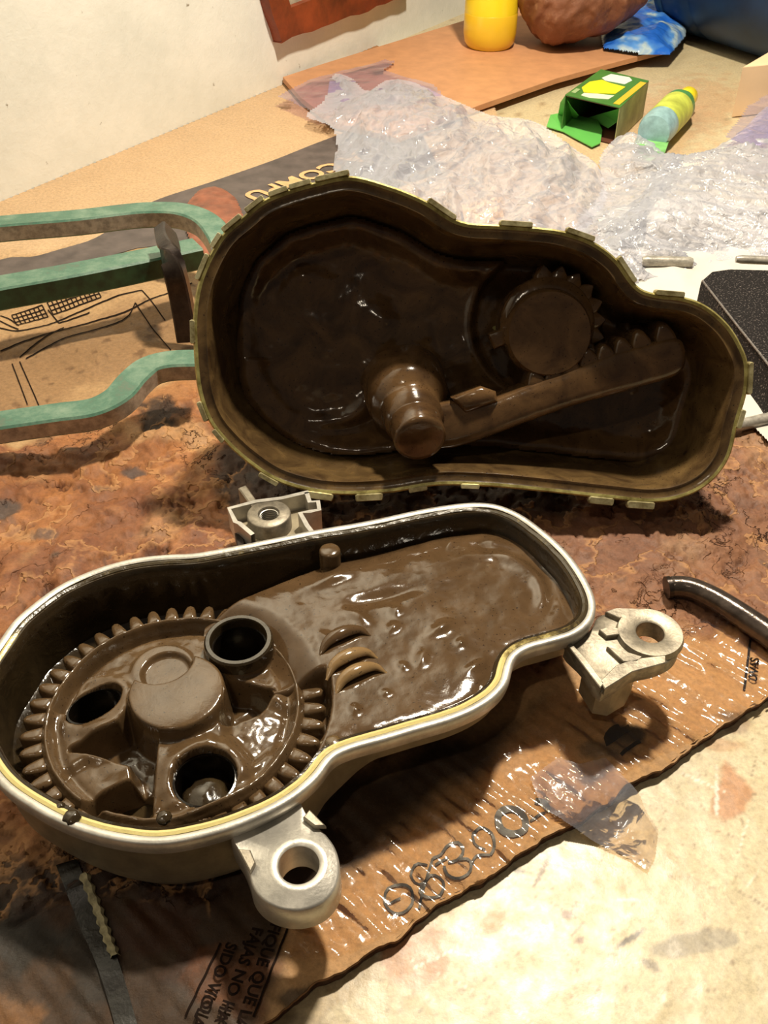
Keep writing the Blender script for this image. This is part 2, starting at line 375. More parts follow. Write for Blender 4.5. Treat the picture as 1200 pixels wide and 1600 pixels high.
cl = [(-.8, .0), (1.3, .0), (1.3, 2.3), (.65, 2.3), (A[0]-wd[0]*.9, A[1]-wd[1]*.9)]
v, f = prism(G0, cl, -.002, -.03); mesh('board', v, f, simple('bench_board', rgb(150, 110, 70), .7), bench, smooth=False)

# red-brown wooden window frame low on the wall
def wp(x, y, w=0): return WP.px(x, y, w)
M_redwood = simple('red_brown_painted_wood', rgb(132, 58, 26), .5, 0, .3, 30, .5, .002)
win = bpy.data.objects.new('window_1', None); scn.collection.objects.link(win); win.location = tuple(map(float, WP.W(*wp(440, 66)))); win['kind'] = 'structure'
def rag(a, b, n, amp, seed):
    r = random.Random(seed); a, b = np.array(a), np.array(b); d = b-a; nn = np.array([-d[1], d[0]])/np.linalg.norm(d)
    return [a+d*i/n+nn*r.uniform(-amp, amp) for i in range(n+1)]
c0 = wp(440, 66, .012); c1 = wp(640, -8, .012); cL = wp(411, -30, .012); ci = wp(455, 12, .012); ci1 = wp(640, -60, .012); ciL = wp(443, -30, .012)
dn = (ci1-ci); 
v, f = prism(WP, rag(c0, c1, 14, .0018, 1)+[ci1, ci], .0, .012); mesh('bottom_rail', v, f, M_redwood, win, smooth=False)
v, f = prism(WP, rag(cL, c0, 5, .001, 2)+[ci, ciL], .0, .012); mesh('side_rail', v, f, M_redwood, win, smooth=False)
v, f = prism(WP, [ci, ci1, ci1+np.array([0, .2]), ciL+np.array([0, .2])], .0, .004); mesh('pane', v, f, simple('grey_dusty_pane', rgb(176, 170, 150), .3), win, smooth=False)

# ------------------------------------------------------------------ flattened cardboard box under the parts
CZ = .005
E0 = at(400, 1600, CZ)[:2]; E1 = at(1200, 1090, CZ)[:2]; ce = (E1-E0)/np.linalg.norm(E1-E0); cn = np.array([-ce[1], ce[0]])
def mixc(c, mask, col): return c*(1-mask[..., None])+np.array(s2l(col))*mask[..., None]
def pxpoly_mask(px, py, poly, soft, n=None, amp=0):
    d = edist(poly, px, py); d = np.where(inside(poly, px, py), d, -d)
    if n is not None: d = d+n*amp
    return sstep(-soft, soft, d)
PRINTED = [(-300, 500), (0, 400), (240, 372), (330, 420), (320, 560), (280, 590), (170, 640), (90, 690), (-300, 800)]
BAND = [(-200, 465), (0, 432), (330, 322), (460, 232), (540, 200), (640, 170), (660, 260), (520, 330), (380, 370), (250, 395), (0, 462), (-200, 520)]
def card_fields(X, Y, a, b):
    px, py = proj(np.stack([X, Y, X*0+CZ], -1))
    tear = pxpoly_mask(px, py, [(-400, 700), (60, 690), (190, 650), (330, 600), (520, 560), (900, 560), (1400, 560), (1400, 900), (1180, 1010), (1060, 985), (900, 1010), (700, 1100), (430, 1300), (330, 1420), (150, 1400), (-300, 1500)], 14, fbm(X*50, Y*50, 3, 8), 22)
    n0 = fbm(X*26, Y*26, 5, 1); n1 = fbm(X*75, Y*75, 5, 2); n2 = fbm(X*190, Y*190, 3, 4)
    t = n0+.45*n1                                            # terraced layers = flaked paper plies
    ter = sum(sstep(th-.016, th+.016, t+.10*n2) for th in (-.75, -.34, .10, .52))*.25
    z = CZ + tear*(.0050*(ter-.5)+.0005*n1+.00025*n2)
    crack = np.exp(-(np.abs(fbm(X*34, Y*34, 4, 31))/.035)**2)*sstep(.0, .35, fbm(X*14, Y*14, 2, 17)); z -= tear*crack*.0022
    holes = sstep(.62, .8, fbm(X*30+5, Y*30, 4, 44)); z -= tear*holes*.002
    flute = np.sin((a*.97+b*.24)*2*np.pi/.0068)
    taped = (1-tear)*sstep(1.0, -.1, (b-.055)/.05)
    flm = .35+.65*sstep(-.5, .5, fbm(X*22, Y*22, 2, 52)); z += (1-tear)*.00012*flute*flm+taped*(.00035*flute*flm+.0011*fbm((a*.97+b*.24)*70, (b*.97-a*.24)*22, 3, 9))
    soft = pxpoly_mask(px, py, PRINTED, 12); z += soft*(.0016*np.sin((Y*1.0+X*.25)*2*np.pi/.07)+.0012*fbm(X*20, Y*20, 3, 12))
    # colours
    c = np.zeros(X.shape+(3,)); c[:] = s2l((164, 114, 70)); c *= (1+.14*n0)[..., None]
    light = pxpoly_mask(px, py, [(-500, 500), (-200, 330), (0, 300), (460, 90), (1000, 100), (1000, 360), (600, 360), (330, 420), (0, 445)], 6); c = mixc(c, light, (200, 168, 130)); c *= (1-.05*light*n0)[..., None]
    pr = pxpoly_mask(px, py, PRINTED, 8, n0, 8); c = mixc(c, pr, (178, 144, 102))
    bandm = pxpoly_mask(px, py, [(-300, 560), (0, 522), (150, 490), (330, 440), (320, 560), (270, 580), (190, 590), (60, 660), (-300, 760)], 16, n0, 16); c = mixc(c, bandm*.65, (128, 94, 62))
    c = mixc(c, sstep(.55, .8, n1+.4*n0)*pr*.6, (88, 58, 34))
    tc = np.zeros_like(c); tc[:] = s2l((156, 102, 60)); tc = mixc(tc, sstep(-.4, .6, n0), (128, 80, 50)); tc = mixc(tc, sstep(.25, .8, fbm(X*18, Y*18, 4, 66)), (176, 134, 92)); tc = mixc(tc, sstep(.1, .6, fbm(X*11, Y*11, 3, 61))*.5, (118, 74, 52))
    tc = mixc(tc, sstep(.1, .7, n1)*.3, (190, 130, 80)); tc = mixc(tc, (1-sstep(0, .25, ter))*.5, (96, 54, 30)); tc = mixc(tc, crack*.7, (62, 34, 18)); tc = mixc(tc, holes*.7, (84, 46, 28))
    tc = mixc(tc, sstep(.75, .95, fbm(X*32, Y*32, 3, 91))*.7, (84, 74, 66))
    rp = sstep(800, 880, px)*sstep(1010, 960, py-.1*(px-900)); tc = mixc(tc, rp*.55, (124, 92, 76))
    c = c*(1-tear[..., None])+tc*tear[..., None]
    tp = sstep(.075, .055, b)*(1-tear); c = mixc(c, tp*.7, (188, 150, 104))
    # oily stain mixed with painted shade: near-left end and under the two castings
    oil_and_shade = pxpoly_mask(px, py, [(-500, 1180), (60, 1330), (330, 1350), (560, 1200), (800, 1120), (850, 1090), (770, 1190), (610, 1290), (540, 1370), (470, 1440), (400, 1640), (300, 1800), (-500, 1800)], 26, n0, 24)
    c = mixc(c, oil_and_shade*.93, (36, 22, 14)); c *= (1+.25*oil_and_shade*n1)[..., None]
    cover_shade = pxpoly_mask(px, py, [(330, 760), (360, 680), (600, 700), (880, 760), (900, 810), (700, 830), (380, 860)], 14, n0, 14); c = mixc(c, cover_shade*.85, (40, 28, 20))
    for (sx, sy, rx, ry, cc, am) in ((990, 1145, 30, 20, (48, 42, 40), .9), (955, 1170, 40, 16, (96, 80, 66), .7), (1160, 1120, 40, 10, (84, 60, 44), .7), (250, 642, 40, 26, (30, 22, 18), .9), (345, 320, 55, 60, (140, 70, 42), 0),
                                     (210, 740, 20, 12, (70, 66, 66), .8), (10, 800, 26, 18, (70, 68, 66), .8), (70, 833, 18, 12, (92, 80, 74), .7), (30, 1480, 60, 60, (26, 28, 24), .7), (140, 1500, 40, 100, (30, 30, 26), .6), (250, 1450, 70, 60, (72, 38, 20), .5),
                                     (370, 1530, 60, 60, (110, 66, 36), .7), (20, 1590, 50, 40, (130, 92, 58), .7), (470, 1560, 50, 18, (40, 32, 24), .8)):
        d = np.hypot((px-sx)/rx, (py-sy)/ry)+.5*n1; c = mixc(c, (1-sstep(.6, 1.2, d))*am, cc)
    return z, np.concatenate([np.clip(c, 0, 1), tear[..., None]], -1)
sheet = root('cardboard_sheet', (0, .35, 0), 'flattened oily cardboard box lying torn and stained under the castings', 'cardboard')
bs = [-.0001]; 
while bs[-1] < 1.4: bs.append(bs[-1]+.0011+.0022*max(bs[-1]-.1, 0)**1.0*1.6)
bs = np.array(bs); aa = np.arange(-.66, .66, .0013)
Ag, Bg = np.meshgrid(aa, bs); edge = .0015*fbm(Ag*60, Ag*0+3.1, 4, 2)*np.exp(-Bg/.01)
Xc = E0[0]+Ag*ce[0]+(Bg+edge)*cn[0]; Yc = E0[1]+Ag*ce[1]+(Bg+edge)*cn[1]
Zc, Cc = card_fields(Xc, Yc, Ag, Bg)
RB = [at(1260, 620, 0)[:2], at(1000, 400, 0)[:2], at(800, 230, 0)[:2], at(760, 100, 0)[:2]]
lim = np.array(spline(RB, 60, False)); limx = lambda Y: np.interp(Y, lim[:, 1], lim[:, 0])
maskc = (wallside(Xc, Yc) < .002) & (Xc < np.where(Yc > lim[0, 1], limx(Yc), 9)) & (Yc > .04) & (Xc > -.62) & (Xc < .6)
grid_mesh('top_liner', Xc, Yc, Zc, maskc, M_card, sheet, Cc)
# fluted front edge: top skin edge, wavy core and bottom skin
ea = np.arange(-.12, .62, .0008); er = .0015*fbm(ea*60, ea*0+3.1, 4, 2)
def edge_pt(a, b, z): return np.stack([E0[0]+a*ce[0]+b*cn[0], E0[1]+a*ce[1]+b*cn[1], z+a*0], -1)
zt = card_fields(*[q[None] for q in (edge_pt(ea, er, 0)[:, 0], edge_pt(ea, er, 0)[:, 1])], ea[None], ea[None]*0)[0][0]
v, f = loft([edge_pt(ea, er-.0002, zt), edge_pt(ea, er-.0004, zt-.0008), edge_pt(ea, er+.0012, zt-.0012)], closed=False)
mesh('liner_edge', v, f, simple('cardboard_edge', rgb(120, 78, 42), .7, 0, .3, 300), sheet)
v, f = loft([edge_pt(ea, er+.0008, .0045), edge_pt(ea, er+.0008+.0006*np.sin(ea*900), .002), edge_pt(ea, er+.0002, .0003)], closed=False)
mesh('fluted_core', v, f, simple('cardboard_core', rgb(78, 46, 24), .8, 0, .3, 300), sheet)

def flat_on_card(name, pxpts, mat, par, dz=.0006):                        # printed shape following the sheet
    P = np.array([at(x, y, CZ)[:2] for x, y in pxpts]); d0 = P-E0; z = card_fields(P[:, 0], P[:, 1], d0@ce, d0@cn)[0]
    v = np.column_stack([P, z+dz]); return v
def ribbon_px(pts, wpx, n=None, dz=.0006, closed=False):
    pts = np.array(pts, float); n = n or max(6, int(np.sum(np.linalg.norm(np.diff(pts, axis=0), axis=1))/6)); s = spline(pts, n, closed)
    t = np.gradient(s, axis=0) if not closed else np.roll(s, -1, 0)-np.roll(s, 1, 0)
    t /= np.linalg.norm(t, axis=1)[:, None]+1e-9; nn = np.stack([-t[:, 1], t[:, 0]], 1)*wpx/2
    return loft([flat_on_card('', s-nn, None, None, dz), flat_on_card('', s+nn, None, None, dz)], closed=closed)
def line_px(a, b, w, dz=.0006):
    s = np.linspace(a, b, max(3, int(np.hypot(b[0]-a[0], b[1]-a[1])/5))); t = np.array(b, float)-a; t /= np.linalg.norm(t); nn = np.array([-t[1], t[0]])*w/2
    return loft([flat_on_card('', s-nn, None, None, dz), flat_on_card('', s+nn, None, None, dz)], closed=False)
# dark printed band
s = np.linspace(0, 1, 160)[:, None]
top = spline([(-260, 520), (0, 404), (60, 400), (150, 372), (225, 322), (330, 285), (430, 250), (490, 226), (560, 200), (640, 172)], 220, False)
bot = spline([(-260, 590), (0, 462), (60, 440), (150, 408), (240, 386), (330, 370), (430, 350), (520, 320), (600, 300), (690, 270)], 220, False)
L = [flat_on_card('', top+(bot-top)*k, None, None, .0005) for k in np.linspace(0, 1, 14)]
v, f = loft(L, closed=False); mesh('printed_band', v, f, simple('dark_grey_print', rgb(92, 82, 78), .55, 0, .2, 60, .2), sheet)
def text_px(name, body, origin, xdir, hpx, par, mat, z=.0062, font_bold=True, squeeze=1.0, spacing=1.0):
    """printed words; baseline start and direction, cap height given by pixels on the sheet"""
    cu = bpy.data.curves.new(name, 'FONT'); cu.body = body; cu.size = 1.0; cu.extrude = 0; cu.offset = .03 if font_bold else 0; cu.space_character = spacing; cu.resolution_u = 3
    to = bpy.data.objects.new(name, cu); scn.collection.objects.link(to); dg = bpy.context.evaluated_depsgraph_get()
    me = bpy.data.meshes.new_from_object(to.evaluated_get(dg)); bpy.data.objects.remove(to)
    o3 = at(*origin, CZ); d3 = at(origin[0]+xdir[0], origin[1]+xdir[1], CZ)-o3; xd = d3/np.linalg.norm(d3); yd = np.array([-xd[1], xd[0], 0])
    q = o3+yd*.01; a, b = proj(q); k = hpx/np.hypot(a-origin[0], b-origin[1])*.01/.7
    for vv in me.vertices:
        x, y = vv.co.x*k*squeeze, vv.co.y*k; p = o3+xd*x+yd*y; d0 = p[:2]-E0
        vv.co = (p[0], p[1], z)
    me.update(); P = np.array([v_.co[:] for v_ in me.vertices]); d0 = P[:, :2]-E0; zz = card_fields(P[:, 0], P[:, 1], d0@ce, d0@cn)[0]
    for v_, z_ in zip(me.vertices, zz): v_.co.z = z_+(z-CZ)
    return link(name, me, mat, par, smooth=False)
M_tanprint = simple('bare_card_letters', rgb(216, 172, 122), .6, 0, .1, 100, 0)
text_px('printed_lettering', 'A COMPU', (553, 242), (-154, 57), 25, sheet, M_tanprint, .0064, True, 1.05, 1.05)
text_px('printed_lettering', 'VERIFIQUE QUE LAS', (440, 1400), (-56, 160), 17, sheet, M_ink2, .0066, True, .98)
text_px('printed_lettering', 'FAJAS NO HAYAN', (396, 1450), (-60, 150), 17, sheet, M_ink2, .0066, True, .98)
text_px('printed_lettering', 'SIDO VIOLADAS', (356, 1474), (-60, 140), 17, sheet, M_ink2, .0066, True, .98)
parts = [line_px((345, 1474), (290, 1590), 3.5), line_px((452, 1446), (396, 1590), 3.5)]
parts += [line_px((1172, 1000), (1163, 1078), 4)]
for v, f in parts: mesh('printed_rule', v, f, M_ink2, sheet)
text_px('printed_lettering', 'OVAS', (1182, 1068), (5, -70), 14, sheet, M_ink2, .0066, True, 1.0)
# printed line drawing of a computer on the worn panel
ln = []
for p in ([(0, 548), (60, 530), (130, 505), (215, 480), (300, 440)], [(0, 515), (35, 520), (130, 485), (222, 455)], [(0, 502), (30, 518)], [(212, 476), (268, 552)], [(222, 455), (258, 500)], [(30, 562), (62, 638)], [(18, 565), (44, 636)],
          [(40, 558), (125, 522), (200, 492), (212, 476)], [(110, 640), (170, 612), (215, 590)], [(0, 492), (18, 500), (30, 510)], [(30, 556), (100, 512)], [(75, 484), (92, 504)], [(92, 504), (140, 488)]):
    ln.append(ribbon_px(p, 1.7, dz=.0006))
for (x0, y0, x1, y1, sk) in ((18, 492, 66, 500, 1), (74, 474, 150, 484, 1)):
    nx = 7 if x0 < 50 else 11
    for i in range(nx+1):
        x = x0+(x1-x0)*i/nx; yy = y0-(x-x0)*.30
        ln.append(line_px((x, yy), (x+9, yy+17), 1.6))
    for j in range(4):
        ln.append(line_px((x0+j*3, y0+j*5.6), (x1+j*3, y0-(x1-x0)*.30+j*5.6), 1.5))
for v, f in ln: mesh('printed_line', v, f, M_ink2, sheet)
# felt-pen figures along the front edge
st = [ribbon_px([(620, 1383), (604, 1392), (602, 1412), (614, 1426), (634, 1424), (645, 1408), (640, 1388)], 4.5, closed=True), ribbon_px([(607, 1412), (626, 1404)], 3.5),
      ribbon_px([(655, 1420), (660, 1395), (668, 1368), (676, 1342)], 4), ribbon_px([(668, 1352), (650, 1352), (642, 1368), (652, 1382), (668, 1376)], 4), ribbon_px([(662, 1380), (656, 1396), (670, 1404), (690, 1396), (692, 1376), (676, 1368)], 4.5, closed=True),
      ribbon_px([(676, 1342), (688, 1336), (700, 1322), (716, 1318), (724, 1330), (716, 1344), (700, 1348)], 4.5), ribbon_px([(716, 1344), (734, 1346), (734, 1364), (716, 1374), (698, 1366), (694, 1354)], 4.5), ribbon_px([(680, 1352), (700, 1340)], 4),
      ribbon_px([(738, 1306), (752, 1296), (768, 1306), (772, 1326), (766, 1338)], 4.5), ribbon_px([(738, 1306), (742, 1322), (758, 1330)], 3.5), ribbon_px([(766, 1338), (742, 1340), (738, 1352)], 4),
      ribbon_px([(780, 1272), (800, 1266), (818, 1276), (820, 1296), (802, 1306), (784, 1300), (778, 1286)], 11, closed=True), ribbon_px([(836, 1252), (850, 1256), (858, 1268)], 9),
      ribbon_px([(828, 1284), (840, 1276), (852, 1270)], 4), ribbon_px([(984, 1138), (962, 1150), (948, 1162), (952, 1146), (968, 1138)], 11), ribbon_px([(970, 1180), (984, 1168), (1000, 1160)], 6)]
for v, f in st: mesh('pen_stroke', v, f, M_ink, sheet)

# glossy packing tape stuck along the front edge, wrinkled across the flutes
TP = [(520, 1500), (600, 1462), (760, 1370), (960, 1216), (1100, 1146), (1230, 1078), (1230, 960), (1120, 958), (1060, 975), (960, 1060), (850, 1090), (760, 1180), (640, 1270), (560, 1330), (470, 1400), (440, 1500)]
def tape_z(a, b, X, Y):
    cr = ridge(a*50+b*14, b*22-a*5, 3, 71); w = np.abs(np.sin((a*.97+b*.24)*2*np.pi/.013+3.5*fbm(X*30, Y*30, 2, 6)))
    return .0010+.0007*np.clip(cr, 0, 2)*np.clip(.7+1.2*fbm(X*22, Y*22, 2, 77), 0, 2)+.00022*(1-w)+.00030*fbm(X*120, Y*120, 3, 19)
Ag, Bg = np.meshgrid(np.arange(-.02, .40, .0009), np.arange(-.0022, .14, .0009))
Xt = E0[0]+Ag*ce[0]+Bg*cn[0]; Yt = E0[1]+Ag*ce[1]+Bg*cn[1]
Zt = card_fields(Xt, Yt, Ag, Bg)[0]+tape_z(Ag, Bg, Xt, Yt); Zt = np.where(Bg < 0, Zt+Bg*1.2, Zt); px_, py_ = proj(np.stack([Xt, Yt, Xt*0+.006], -1))
mk = inside(TP, px_+6*fbm(Xt*30, Yt*30, 2, 3), py_)
o = grid_mesh('packing_tape', Xt, Yt, Zt, mk, M_tape, sheet); o['label'] = 'shiny wrinkled clear tape'

# crumpled loose tape flap sticking out over the bench
FL = [(826, 1222), (870, 1190), (905, 1200), (945, 1190), (975, 1222), (1000, 1240), (1032, 1290), (1028, 1330), (1015, 1355), (985, 1335), (930, 1310), (880, 1290), (845, 1270)]
FLw = np.array([at(x, y, .004)[:2] for x, y in FL])
U, V = np.meshgrid(np.arange(FLw[:, 0].min(), FLw[:, 0].max(), .0004), np.arange(FLw[:, 1].min(), FLw[:, 1].max(), .0004))
dd = edist(FLw, U, V); mk = inside(FLw, U, V); E_ = (U-E0[0])*cn[0]+(V-E0[1])*cn[1]
Zf = .0009+sstep(-.012, .004, E_)*.0062+np.clip(dd*.25, 0, .0025)*np.clip(ridge(U*60, V*45, 3, 5), 0, 2)+.001*sstep(0, .008, dd)
tag(grid_mesh('loose_tape_flap', U, V, Zf, mk, M_tape2), 'crumpled translucent tape flap sticking out from cardboard edge onto cream bench', 'tape')

# split at bottom left: shaded gap painted as a black ribbon, with peeled paper strip
v, f = merge([ribbon_px([(105, 1350), (140, 1440), (170, 1510), (200, 1610)], 34, 60, .0010)]); mesh('split', v, f, simple('split_gap_shade', rgb(22, 18, 14), .35, 0, .2, 200, .6), sheet)
sp_ = spline([(134, 1376), (152, 1420), (166, 1460), (182, 1500)], 40, False); Lr = []
for k, (oa, zz) in enumerate(((-7, .0012), (-4, .0026), (4, .0028), (8, .0012))): Lr.append(flat_on_card('', sp_+np.array([oa, -oa*.3])*(1+.25*np.sin(np.arange(40)*1.3))[:, None], None, None, zz))
v, f = loft(Lr, closed=False); tag(mesh('peeled_paper_strip', v, f, simple('dirty_white_paper', rgb(176, 166, 130), .7, 0, .3, 300, .6)), 'narrow dirty white torn paper strip lying in the split at bottom left', 'paper strip')
# torn reddish scrap behind the green tool
SC = spline([(286, 332), (300, 305), (335, 290), (362, 300), (378, 326), (386, 370), (350, 400), (305, 390)], 60)
SCw = np.array([at(x, y, .008)[:2] for x, y in SC]); U, V = np.meshgrid(np.arange(SCw[:, 0].min(), SCw[:, 0].max(), .0015), np.arange(SCw[:, 1].min(), SCw[:, 1].max(), .0015))
dd = edist(SCw, U, V); tag(grid_mesh('cardboard_scrap', U, V, .0065+.004*np.sqrt(np.clip(dd/.02, 0, 1))+.0012*fbm(U*50, V*50, 4, 2), inside(SCw, U, V), simple('reddish_oily_scrap', rgb(146, 86, 60), .45, 0, .25, 60, .5, .001)), 'rounded reddish brown oily scrap lying on the dark printed band', 'scrap')
# ------------------------------------------------------------------ lower casting (gear housing)
RZ = .047; HP = Plane((0, 0, RZ), (1, 0, 0), (0, 1, 0))
OUT = [(0, 1000), (22, 970), (47, 948), (93, 915), (154, 888), (210, 873), (261, 867), (303, 865), (350, 857), (420, 843), (490, 829), (560, 817), (600, 809), (645, 799), (690, 791), (735, 786), (772, 788), (810, 802), (850, 830), (885, 862), (910, 895), (927, 928), (931, 950), (924, 972), (900, 992), (860, 1005), (825, 1015), (806, 1028), (799, 1046), (794, 1066), (778, 1087), (750, 1107), (710, 1125), (650, 1143), (600, 1158), (550, 1172), (522, 1185), (503, 1210), (486, 1228), (450, 1255), (390, 1285), (320, 1308), (250, 1320), (175, 1313), (100, 1290), (40, 1258), (0, 1228), (-32, 1180), (-48, 1120), (-38, 1060)]
NO = 420
out = ccw(spline(HP.P(OUT), NO)); out = smooth_loop(out, 2)
cen = HP.px(262, 1095)
sx = sstep(HP.px(500, 1150)[0], HP.px(600, 1150)[0], out[:, 0])          # 0 over the deep gear drum, 1 over the shallow end
def hl(d, w): q = inset(out, d); return HP.W(q[:, 0], q[:, 1], w)
housing = root('gear_housing', (cen[0], cen[1], CZ), 'open grease-filled aluminium gear housing with mounting lugs, lying flat in the foreground', 'gear housing')
zb = -.036+sx*.018
L = [hl(.0030, 0), hl(.0022, .0005), hl(.0006, .0006), hl(0, 0), hl(-.0002, -.0030), hl(.0004, -.0062), hl(.0022, -.0068), hl(.0036, -.0085), hl(.0042, zb*.85), hl(.0062, zb), hl(.018, zb-.0005)]
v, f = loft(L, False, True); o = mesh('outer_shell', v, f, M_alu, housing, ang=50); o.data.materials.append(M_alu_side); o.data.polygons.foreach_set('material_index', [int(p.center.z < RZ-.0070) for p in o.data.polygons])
L = [hl(.0030, 0), hl(.0034, -.0022), hl(.0052, -.0022), hl(.0056, -.0004), hl(.0064, -.0002), hl(.0072, -.0012), hl(.0078, -.006), hl(.0088, -.0200-.008*(1-sx)), hl(.012, -.0205-.009*(1-sx)), ]
L.append(hl(.016, -.021-.0125*(1-sx))); v, f = loft(L, False, True); mesh('inner_wall', v, f, M_dark, housing, ang=60)['label'] = 'inner wall oily black'
g = inset(out, .0043); r_ = np.random.RandomState(3); wob = .0004*fbm(np.arange(NO)*.09, np.arange(NO)*0+.5, 3, 2)
gp = HP.W(g[:, 0], g[:, 1], -.0012+wob); tn = np.roll(gp, -1, 0)-np.roll(gp, 1, 0); tn /= np.linalg.norm(tn, axis=1)[:, None]; sd = np.cross(tn, [0, 0, 1])
L = []
for a, b in circ(8, .0015): L.append(gp+sd*a+np.array([0, 0, b]))
v, f = loft(L+[L[0]]); mesh('gasket', v, f, M_gasket, housing)['label'] = 'cream sealing cord in the rim groove'
# oily blobs on the rim
def blob(name, x, y, r, mat, par, pl=HP, w=0.0, sq=.7):
    u, vv = pl.px(x, y, w); bm = bmesh.new(); bmesh.ops.create_icosphere(bm, subdivisions=3, radius=1)
    for q in bm.verts: q.co = q.co*(1+.15*float(fbm(q.co.x*2+x, q.co.y*2+y, 3, 4)))
    me = bpy.data.meshes.new(name); bm.to_mesh(me); bm.free(); Mx = pl.M(u, vv, w) @ Matrix.Diagonal((r, r, r*sq, 1)); me.transform(Mx)
    return link(name, me, mat, par)
blob('grease_drop', 112, 1278, .0030, M_dark, housing); blob('grease_drop', 256, 1278, .0026, M_dark, housing, w=-.001); blob('grease_drop', 94, 1262, .002, M_dark, housing, w=-.001)
blob('grease_drop', 520, 1160, .0030, M_flange, housing, w=-.001, sq=.35)

# heap of grease filling the shallow end
GZ = .0335; GP = Plane((0, 0, GZ), (1, 0, 0), (0, 1, 0)); gc = GP.px(272, 1108); GR = np.mean([np.hypot(*(GP.px(x, y)-gc)) for x, y in ((25, 1120), (205, 957), (280, 943), (98, 1008), (518, 1110), (35, 1085), (45, 1198))])*.975
innr = inset(out, .0074)
poolz = lambda w: GZ+w
def hp(x, y, z=.038): return G0.px(x, y, z)
glints = [(520, 905, 34, 9, -18, .9), (800, 880, 60, 10, 42, .6), (560, 965, 22, 8, 30, .6), (690, 985, 20, 8, -30, .7), (660, 1030, 10, 14, 10, .6), (742, 1045, 16, 7, -30, .6), (620, 957, 8, 8, 0, .5), (615, 983, 10, 7, -40, .5), (720, 1008, 7, 7, 0, .5), (630, 1043, 8, 6, 30, .5), (603, 1085, 8, 6, 0, .4), (555, 1113, 8, 8, 0, .6), (705, 850, 10, 6, -40, .5), (600, 935, 60, 10, -12, -.9), (700, 935, 60, 30, -10, -.3), (900, 1000, 30, 20, 0, .2), (445, 1025, 12, 12, 0, .7), (512, 1000, 14, 8, 30, .6)]
def pool_w(U, V):
    z = .0392+.0008*fbm(U*22, V*22, 2, 9)+.00028*fbm(U*75, V*75, 2, 4)+.00005*fbm(U*300, V*300, 2, 2)
    X, Y = proj(np.stack([U, V, U*0+.038], -1))
    for gx, gy, rx, ry, an, am in glints:
        a = math.radians(an); dx, dy = X-gx, Y-gy; p = dx*math.cos(a)+dy*math.sin(a); q = -dx*math.sin(a)+dy*math.cos(a)
        z = z+am*.0019*np.exp(-((p/rx)**2+(q/ry)**2))
    # swirled ridges near the far right corner
    rr = np.hypot((X-760)/1.0, (Y-935)/.75); an = np.arctan2(Y-935, X-760); z = z+.0009*np.sin(rr/6.0)*np.exp(-((rr-95)/22)**2)*sstep(-1.9, -1.2, an)*sstep(.5, -.1, an)
    # worm threads pushing through
    for k, (wx, wy, rr_) in enumerate(((548, 1012, 55), (556, 1040, 54), (566, 1062, 54), (574, 1084, 56))):
        d = np.hypot((X-wx-8)/1.0, (Y-wy)/.62); ang = np.arctan2(Y-wy, X-wx)
    dg = np.hypot(U-gc[0], V-gc[1])/GR; an = np.arctan2(V-gc[1], U-gc[0])
    lowright = sstep(.30, .16, an)*sstep(-1.2, -.9, an)
    z = z-sstep(1.07, 1.02, dg)*lowright*.014; tt = sstep(.70, 1.02, dg); z = z*lowright+(1-lowright)*((GZ-.0030)*(1-tt)+z*tt)
    up = sstep(.55, .95, an); z = z-sstep(.98, .80, dg)*0*up
    e = edist(innr[::4], U, V); z = z-.0012*np.exp(-(e/.004)**2)
    ln_a, ln_b = hp(345, 950), hp(575, 838); le = (ln_b-ln_a)/np.linalg.norm(ln_b-ln_a); sd_ = (U-ln_a[0])*(-le[1])+(V-ln_a[1])*le[0]; z = z-.022*sstep(-.002, .010, sd_)*sstep(.5, 1.0, dg)
    d2 = edist([hp(330, 905), hp(560, 850), hp(690, 812), hp(760, 800)], U, V, False); z = z-.006*np.exp(-(d2/.011)**2)
    return z
def pool_m(U, V):
    dg = np.hypot(U-gc[0], V-gc[1])/GR; an = np.arctan2(V-gc[1], U-gc[0])
    return inside(innr[::3], U, V) & ((dg > .93) | ((an > .12) & (dg > .66))) & (an < 1.75) & (an > -1.25) & (np.hypot(*[q_-c_ for q_, c_ in zip((U, V), GP.px(373, 1003, .005))]) > .0135)
b0 = (hp(330, 900)[0], innr[:, 0].max(), innr[:, 1].min(), innr[:, 1].max())
gpool = root('grease', (hp(680, 960)[0], hp(680, 960)[1], .028), 'thick brown grease heaped in the shallow right end of the gear housing', 'grease'); gpool['kind'] = 'stuff'
field('grease_surface', G0, b0, .00062, pool_w, pool_m, M_grease, gpool)
for (wx, wy, k) in ((545, 1000, 0), (556, 1035, 1), (570, 1058, 2)):      # worm threads under a thin amber skin
    pts = [(wx-46, wy+26+k*2), (wx-34, wy+4), (wx-10, wy-12), (wx+16, wy-16), (wx+34, wy-6)]
    pp = spline(pts, 40, False); zz = .0385+.0030*np.sin(np.linspace(0, np.pi, 40))
    P = np.array([at(x, y, z) for (x, y), z in zip(pp, zz)]); sc = np.clip(np.sin(np.linspace(.12, np.pi-.12, 40)), .2, 1)
    v, f = sweep(P, [tuple(c) for c in circ(12, .0030, .0022)], scale=sc); mesh('worm_thread', v, f, M_worm if k else M_grease, gpool)
# locating pin
def cyl_stack(pl, u, v, prof, n=40, cap=True): return loft([pl.W(u+circ(n, r)[:, 0], v+circ(n, r)[:, 1], w) for r, w in prof], cap, cap)
u, w_ = hp(515, 858, .045); v, f = cyl_stack(G0, u, w_, [(.0048, .026), (.0048, .0435), (.0044, .0446), (.0036, .045)]); mesh('locating_pin', v, f, M_grease2, housing, ang=50)

